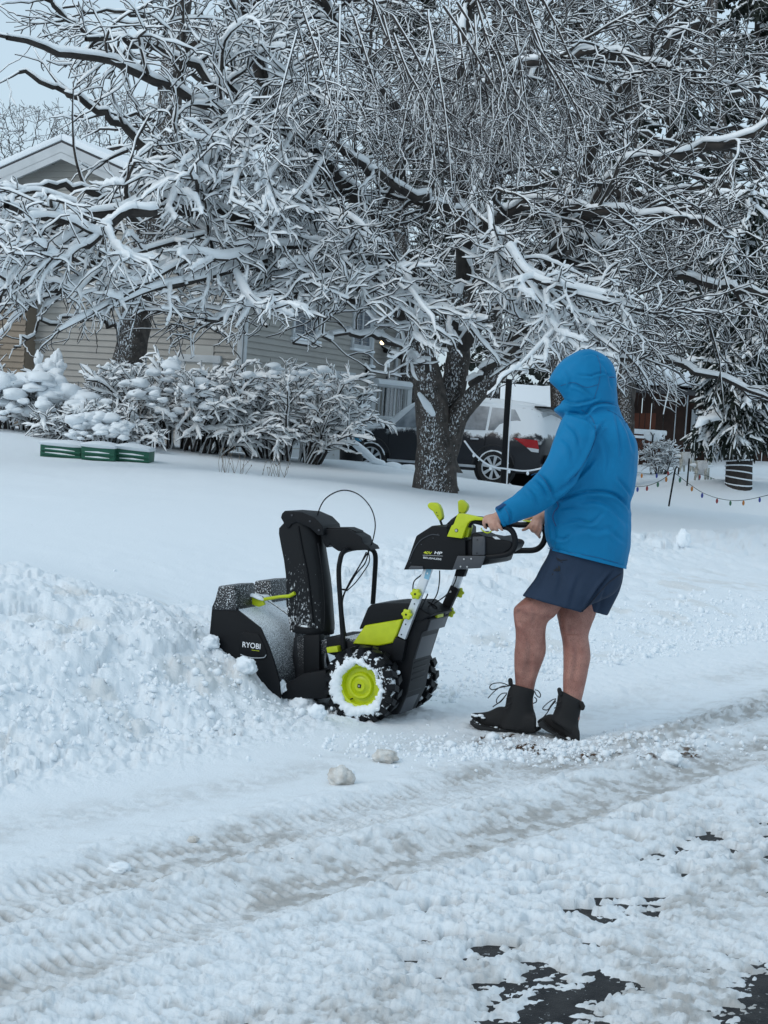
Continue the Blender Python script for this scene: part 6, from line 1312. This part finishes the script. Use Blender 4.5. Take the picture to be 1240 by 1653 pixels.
# the tree in front of the house on the left
T2 = empty('left_tree', P(200, 632, 27), 'tall leaning snow-dusted tree standing before the house siding', 'tree')
make_tree(T2, [(limb_pts([(195, 655), (206, 590), (218, 520), (236, 400), (258, 300), (272, 200), (280, 100), (300, -40)], 27, 27, 60), .28, .16)],
          [Lb([(225, 460), (150, 420), (60, 420), (-40, 440)], 27, 25, .09, .03), Lb([(240, 380), (170, 320), (80, 300), (-20, 320)], 27, 25, .08, .03), Lb([(262, 270), (190, 200), (110, 150), (30, 110)], 27, 26, .08, .03), Lb([(270, 220), (350, 190), (430, 180), (520, 200)], 27, 25, .08, .03),
           Lb([(275, 150), (200, 90), (120, 40), (60, -20)], 27, 26, .07, .03), Lb([(280, 100), (340, 60), (420, 30), (520, 0)], 27, 27, .08, .03), Lb([(258, 300), (330, 300), (400, 330), (470, 380)], 27, 25, .07, .02), Lb([(228, 440), (300, 440), (380, 470), (430, 520)], 27, 25, .06, .02), Lb([(215, 540), (150, 510), (80, 520), (20, 560)], 27, 25.4, .04, .015), Lb([(220, 500), (280, 500), (330, 520), (370, 550)], 27, 25.4, .04, .015)],
          5, nsec=9, nter=6, ntw=3, load=.05, grav=-.03, sec_len=(.9, 2.2), ter_len=(.5, 1.1), sub_load=.6, twig_load=.3, twig_r=.007, wob=.2)
# three slimmer dark trunks rising behind the maple
bt = [('dark slim tree rising behind the left fork of the maple', [(330, 700), (345, 500), (365, 300), (385, 150), (400, -40)], 36, .17, 31), ('dark upright tree behind the middle of the maple crown', [(660, 740), (655, 500), (640, 300), (620, 150), (640, -60)], 40, .20, 32),
      ('bare tree rising straight behind the hooded man', [(1000, 740), (1012, 600), (1005, 400), (1020, 200), (1040, -60)], 36, .24, 33), ('bare tree with long arms right of the man', [(905, 720), (900, 500), (925, 300), (905, 100), (930, -60)], 38, .20, 34), ('slender bare tree near the cabin window', [(1180, 720), (1165, 550), (1180, 300), (1150, 100), (1160, -60)], 34, .14, 35),
      ('slim bare tree behind the upper middle boughs', [(790, 720), (800, 500), (780, 300), (800, 100), (820, -60)], 42, .2, 36)]
for lab, path, d, r, sd_ in bt:
    tr = limb_pts(path, d, d, 40); rt = empty('bare_tree', tuple(tr[0]), lab, 'tree', 'bare trees behind the maple')
    rgb = np.random.default_rng(sd_); lb = []
    for k in range(13):
        i = rgb.integers(8, 38); a = rgb.uniform(-1, 1); sgn = 1 if k % 2 else -1; L_ = rgb.uniform(2.5, 5.0); p0 = tr[i]
        dirv = np.array([sgn * rgb.uniform(.5, 1), rgb.uniform(-.7, .4), rgb.uniform(.1, .7)]); dirv /= np.linalg.norm(dirv); pts_ = [Vector(p0 + dirv * L_ * t + np.array([0, 0, -.35 * L_ * t * t + rgb.normal(0, .1)])) for t in (0, .3, .6, 1)]
        lb.append((rs_poly(pts_, 22), r * .4, .02))
    make_tree(rt, [(tr, r, r * .5)], lb, sd_, nsec=6, nter=5, ntw=2, load=.040, grav=-.03, sec_len=(1.2, 3.0), ter_len=(.6, 1.6), twl=(.35, .8), sub_load=.6, twig_load=.36, twig_r=.0085, wob=.2)
# far tree tops over the roof
for k, (x, lab) in enumerate(((30, 'far bare treetop over the left roof slope'), (190, 'far bare treetop just left of the roof peak'), (290, 'far bare treetop right of the roof peak'))):
    tr = limb_pts([(x, 420), (x + 4, 330), (x, 260), (x + 3, 225 if k else 262)], 75, 75, 16); rt = empty('far_tree', tuple(tr[0]), lab, 'tree', 'far trees beyond the roof')
    rgb = np.random.default_rng(60 + k); lb = [(rs_poly([Vector(tr[int(j_)]), Vector(tr[int(j_)] + np.array([a, 0, abs(a) * .9 + .8])), Vector(tr[int(j_)] + np.array([a * 1.6, 0, abs(a) * 1.5 + 2]))], 22), .04, .015) for j_, a in ((6, -1.2), (7, 1.1), (9, -.8), (10, .9), (12, -.5), (12, .5), (14, .1), (5, 1.8), (5, -1.8))]
    make_tree(rt, [(tr, .16, .04)], lb, 60 + k, nsec=8, nter=4, ntw=0 or 1, load=.03, grav=.06, sec_len=(.6, 1.5), ter_len=(.4, .9), twl=(.2, .5), twig_r=.012, crop_=False, limb_snow=False, twig_snow=False)
# ---------------------------------------------------------------- evergreens
M_NEED = mat('needles', (.016, .026, .018), .8, col2=(.010, .016, .012), nscale=5)
def conifer(root, base, top, r_base, r_top, seed, nb=70, droop=-.10, load=.06, seg_len=.22, needle=.13, d_clear=.0, dens=1.0, low_z=None, ps=.3):
    rg = np.random.default_rng(seed); base = np.array(base); top = np.array(top); H_ = top[2] - base[2]
    tr = rs_poly([Vector(base), Vector((base * .5 + top * .5)), Vector(top)], 20); V = skin(tr[None], np.linspace(.22, .05, 20)[None], 9, 'trunk', M_BARK, root)
    u = d_clear + (1 - d_clear) * (np.arange(nb) + rg.uniform(0, 1, nb)) / nb; az = rg.uniform(0, 2 * np.pi, nb); p = base[None] + (top - base)[None] * u[:, None]; L_ = (r_base + (r_top - r_base) * u) * rg.uniform(.7, 1.15, nb)
    d = np.stack([np.cos(az), np.sin(az), rg.uniform(-.05, .35, nb)], 1); m_ = 10; out = np.empty((nb, m_, 3)); out[:, 0] = p; cur = p.copy()
    for k in range(1, m_): d = d + rg.normal(0, .05, (nb, 3)) + np.array([0, 0, droop]); d /= np.linalg.norm(d, axis=1, keepdims=True); cur = cur + d * (L_ / (m_ - 1))[:, None]; out[:, k] = cur
    R_ = np.linspace(.035, .01, m_)[None] * np.ones((nb, 1)); skin(out, R_, 4, 'boughs', M_BARK, root, 'stuff')
    s1, r1 = spawn(out, R_, int(9 * dens), rg, 7, (.5, 1.2), (35, 70), .08, -.09, rs=.6, rmin=.008, flat=.3); s1, r1 = keep_in_view(s1, r1, .05)
    s2, r2 = spawn(s1, r1, int(7 * dens), rg, 4, (.25, .55), (25, 60), .10, -.16, rs=.7, rmin=.008, flat=.5); s2, r2 = keep_in_view(s2, r2, .02)
    if low_z is not None: k_ = s1[:, :, 2].min(1) > low_z; s1, r1 = s1[k_], r1[k_]; k_ = s2[:, :, 2].min(1) > low_z; s2, r2 = s2[k_], r2[k_]
    # needle tufts: two crossed slim blades along each twig
    Vs = []; 
    for A_, wd in ((s1, needle * .8), (s2, needle)):
        for s_ in range(A_.shape[1] - 1):
            a, b = A_[:, s_], A_[:, s_ + 1]; t = b - a
            for q_ in range(2):
                e = np.cross(t, rg.normal(0, 1, t.shape)); e /= np.linalg.norm(e, axis=1, keepdims=True) + 1e-9; w_ = (wd * rg.uniform(.5, 1.2, len(a)))[:, None] * .5
                Vs.append(np.stack([a - t * .15, a + t * .4 + e * w_, b + t * .3, a + t * .4 - e * w_], 1))
    V = np.concatenate(Vs).reshape(-1, 3); tag(link_mesh('needles', np_mesh('needles', V, [np.arange(len(V)).reshape(-1, 4)]), M_NEED, root), kind='stuff')
    pick = rg.random(len(s2)) < ps; V, Fc = join_geo([snow_geo(out, R_, load * 1.3, rg, use_map=False), snow_geo(s1[::2], r1[::2], load * 1.5, rg, cap3=True, width=1.8, use_map=False), snow_geo(s2[pick], r2[pick], load * .6, rg, cap3=True, width=1.2, use_map=False)])
    tag(link_mesh('snow_load', np_mesh('snow_load', V, [Fc]), M_SNOWT, root, smooth=True), kind='stuff'); TRI[0] += len(Fc) * 2 + len(Vs) * len(Vs[-1]) * 2
for lab, x, d, ytop, rb, sd_ in (('dark spruce at the far right above the cabin', 1215, 52, -160, 4.2, 71), ('dark spruce left of the rightmost one', 1075, 58, -180, 4.6, 72), ('dark spruce behind the man and the pole', 930, 60, -170, 4.4, 73), ('dark spruce behind the middle of the maple', 790, 64, -180, 4.4, 74), ('dark spruce standing behind the house roof end', 645, 66, -60, 4.0, 75)):
    b_ = P(x, 735, d); t_ = P(x + 10, ytop, d); e_ = empty('spruce', b_, lab, 'tree', 'dark snowy spruces behind'); conifer(e_, tuple(b_), tuple(t_), rb, .8, sd_, nb=70, droop=-.06, load=.06, needle=.26, d_clear=.12, dens=.8)
# drooping evergreen on the right with light-wrapped trunk
e_ = empty('drooping_evergreen', P(1192, 790, 31), 'drooping snow-clad evergreen whose trunk is wrapped in light strings', 'tree')
b_, t_ = P(1192, 792, 31), P(1200, 300, 31); conifer(e_, tuple(b_), tuple(t_), .80, .8, 81, nb=70, droop=-.30, load=.075, needle=.10, d_clear=.24, dens=1.0, low_z=P(1192, 752, 31).z, ps=.8)
skin(rs_poly([P(1192, 800, 31), P(1194, 740, 31), P(1200, 640, 31)], 14)[None], np.linspace(.27, .22, 14)[None], 14, 'trunk', M_BARK, e_)
for k in range(7):
    y = 724 + k * 9.5; c = P(1193, y, 31); MB().tube([c + Vector((.262 * math.cos(t), .262 * math.sin(t), .03 * math.sin(t + k) )) for t in (2 * math.pi * i / 20 for i in range(21))], .014, 5).build('light_wrap', M_SNOW, e_)
# ---------------------------------------------------------------- bushes
def bush(root, base, w, h, dpt, seed, stems, mode, load, tw=5, lens=(.4, 1.0)):
    rg = np.random.default_rng(seed); base = np.array(base); n = stems
    x0 = rg.uniform(-.5, .5, n); y0 = rg.uniform(-.5, .5, n); p = base[None] + np.stack([x0 * w * .75, y0 * dpt * .6, np.zeros(n)], 1)
    p[:, 2] = height(p[:, 0], p[:, 1], False) - .08
    d = np.stack([x0 * .8 + rg.normal(0, .2, n), y0 * .5 + rg.normal(0, .2, n), np.ones(n) * 1.1], 1); d /= np.linalg.norm(d, axis=1, keepdims=True); m_ = 9; out = np.empty((n, m_, 3)); out[:, 0] = p; cur = p.copy(); L_ = h * rg.uniform(.75, 1.1, n)
    for k in range(1, m_): d = d + rg.normal(0, .10, (n, 3)) + np.array([0, 0, mode * k / m_]); d /= np.linalg.norm(d, axis=1, keepdims=True); cur = cur + d * (L_ / (m_ - 1))[:, None]; out[:, k] = cur
    R_ = np.linspace(.022, .010, m_)[None] * np.ones((n, 1)); skin(out, R_, 5, 'stems', M_TWIG, root, 'stuff')
    s1, r1 = spawn(out, R_, 9, rg, 6, lens, (25, 65), .14, -.07, rs=.7, rmin=.007, u0=.25, flat=.6); s2, r2 = spawn(s1, r1, tw, rg, 4, (.08, .28), (25, 60), .14, -.05, rs=.7, rmin=.005)
    skin(s1, r1, 3, 'branches', M_TWIG, root, 'stuff'); skin(s2, r2, 3, 'twigs', M_TWIG, root, 'stuff')
    V, Fc = join_geo([snow_geo(out, R_, load * .8, rg, use_map=False), snow_geo(rs_n(s1, 8), rs_n(r1[..., None], 8)[..., 0], load * .85, rg, width=1.2, use_map=False), snow_geo(s2, r2, load * .50, rg, cap3=True, width=1.1, use_map=False)]); tag(link_mesh('snow_load', np_mesh('snow_load', V, [Fc]), M_SNOWT, root, smooth=True), kind='stuff')
    TRI[0] += len(Fc) * 4
def pillows(root, cs, seed):
    """cushions of snow lying on the bush"""
    b = bmesh.new(); V_, F_, o_ = [], [], 0; bmesh.ops.create_icosphere(b, subdivisions=2 if len(cs) > 20 else 3, radius=1); iv = [v.co.copy() for v in b.verts]; fi = np.array([[v.index for v in f.verts] for f in b.faces]); b.free()
    for i, (c, rx_, rz_) in enumerate(cs):
        q_ = []
        for v in iv:
            nn = 1 + .50 * mnoise.noise(v * 1.3 + Vector((i * 3.1 + seed, 0, 0))) + .26 * mnoise.noise(v * 3.4 + Vector((i * 3.1, 5, 0))) + .07 * mnoise.noise(v * 9 + Vector((i, 5, 3)))
            z = v.z * rz_ * (1 if v.z > 0 else .8); q_.append((c[0] + v.x * rx_ * nn, c[1] + v.y * rx_ * .8 * nn, c[2] + z * nn))
        V_.append(np.array(q_)); F_.append(fi + o_); o_ += len(q_)
    tag(link_mesh('snow_cushions', np_mesh('snow_cushions', np.concatenate(V_), [np.concatenate(F_)]), M_SNOW, root, smooth=True), kind='stuff'); TRI[0] += o_ * 2
rgp = random.Random(9)
def cushion_field(x0, x1, ytop, ybot, d, n, r0, r1):
    o_ = []
    for i in range(n):
        x = rgp.uniform(x0, x1); f = (x - x0) / (x1 - x0); yt = ytop(f); y = yt + (ybot - yt) * rgp.random() ** 1.3; dd = d - .5 * (y - yt) / (ybot - yt + 1e-6) + rgp.uniform(-.3, .3); p = P(x, y, dd); r = rgp.uniform(r0, r1) * (1.1 - .5 * (y - yt) / (ybot - yt)); o_.append((p, r, r * rgp.uniform(.42, .68)))
    return o_
e_ = empty('low_hedge', P(60, 705, 25), 'low rounded hedge smothered in snow at the left edge of the lawn', 'bush')
bush(e_, P(60, 700, 25.2), 3.0, .85, 1.2, 91, 54, -.20, .06, lens=(.25, .6)); pillows(e_, cushion_field(-25, 145, lambda f: 604 + 34 * f * f + 6 * math.sin(f * 9), 680, 24.6, 100, .08, .21), 1)
e_ = empty('snowy_mound_bush', P(160, 722, 23.8), 'small mound-shaped bush buried in snow right behind the green boxes', 'bush')
bush(e_, P(165, 715, 23.9), 1.3, .6, .7, 92, 26, -.3, .06, lens=(.2, .4)); pillows(e_, cushion_field(112, 204, lambda f: 668 + 40 * (f - .45) ** 2, 708, 23.5, 70, .06, .15), 2)
e_ = empty('spreading_bush', P(285, 735, 25), 'spreading frosted bush under the side door, piled with snow', 'bush')
bush(e_, P(285, 728, 25.2), 2.0, 1.40, 1.2, 93, 60, -.30, .075, lens=(.3, .8)); pillows(e_, cushion_field(165, 345, lambda f: 640 - 60 * math.sin(f * 3.0) + 10 * math.sin(f * 17), 680, 24.6, 60, .05, .15), 3)
e_ = empty('twiggy_bush', P(465, 750, 25.5), 'tall twiggy bush with upright dark stems before the garage door', 'bush')
bush(e_, P(455, 742, 25.6), 1.6, 1.5, 1.0, 94, 56, -.10, .060, tw=5, lens=(.3, .8)); pillows(e_, cushion_field(380, 545, lambda f: 590 + 22 * abs(f - .4) + 8 * math.sin(f * 13), 640, 25.0, 34, .04, .10), 4)
e_ = empty('wrapped_shrub', P(80, 622, 28.2), 'small snow-wrapped shrub standing against the house wall', 'bush')
bush(e_, P(80, 618, 28.3), .5, .8, .4, 95, 12, -.05, .06, lens=(.1, .3)); pillows(e_, [(P(66, 600, 28.2), .13, .16), (P(80, 590, 28.2), .12, .12), (P(92, 580, 28.2), .09, .16), (P(90, 605, 28.1), .15, .13), (P(75, 612, 28.1), .16, .12), (P(98, 590, 28.2), .10, .10), (P(62, 580, 28.2), .07, .14)], 5)
e_ = empty('small_shrub', P(1062, 748, 42), 'little snowy stem shrub below the round disc', 'bush'); bush(e_, P(1062, 752, 40), .5, .9, .3, 96, 9, 0, .05, lens=(.15, .4))
for x, y, d, lab, sd_ in ((375, 775, 19, 'dry seed stalks poking through the lawn snow, left tuft', 97), (440, 768, 20, 'dry seed stalks poking through the lawn snow, right tuft', 98)):
    e_ = empty('dry_stalks', P(x, y, d), lab, 'dry stalks', 'dry stalks in the lawn'); rgk = random.Random(sd_); M_DRY = mat('dry_stalk', (.16, .13, .10), .9) if 'dry_stalk' not in bpy.data.materials else bpy.data.materials['dry_stalk']
    b = MB(); g_ = P(x, y, d); g_.z = gz(g_.x, g_.y)
    for i in range(15):
        a = g_ + Vector((rgk.uniform(-.16, .16), rgk.uniform(-.1, .1), -.03)); t_ = a + Vector((rgk.uniform(-.10, .10), 0, rgk.uniform(.12, .34))); b.tube([a, a.lerp(t_, .5) + Vector((rgk.uniform(-.02, .02), 0, 0)), t_], [.003, .003, .002], 4); b.ell(t_, .006, .006, .011, nu=6, nv=4)
    tag(b.build('stalks', M_DRY, e_), kind='stuff')
print('tree triangles', TRI[0])
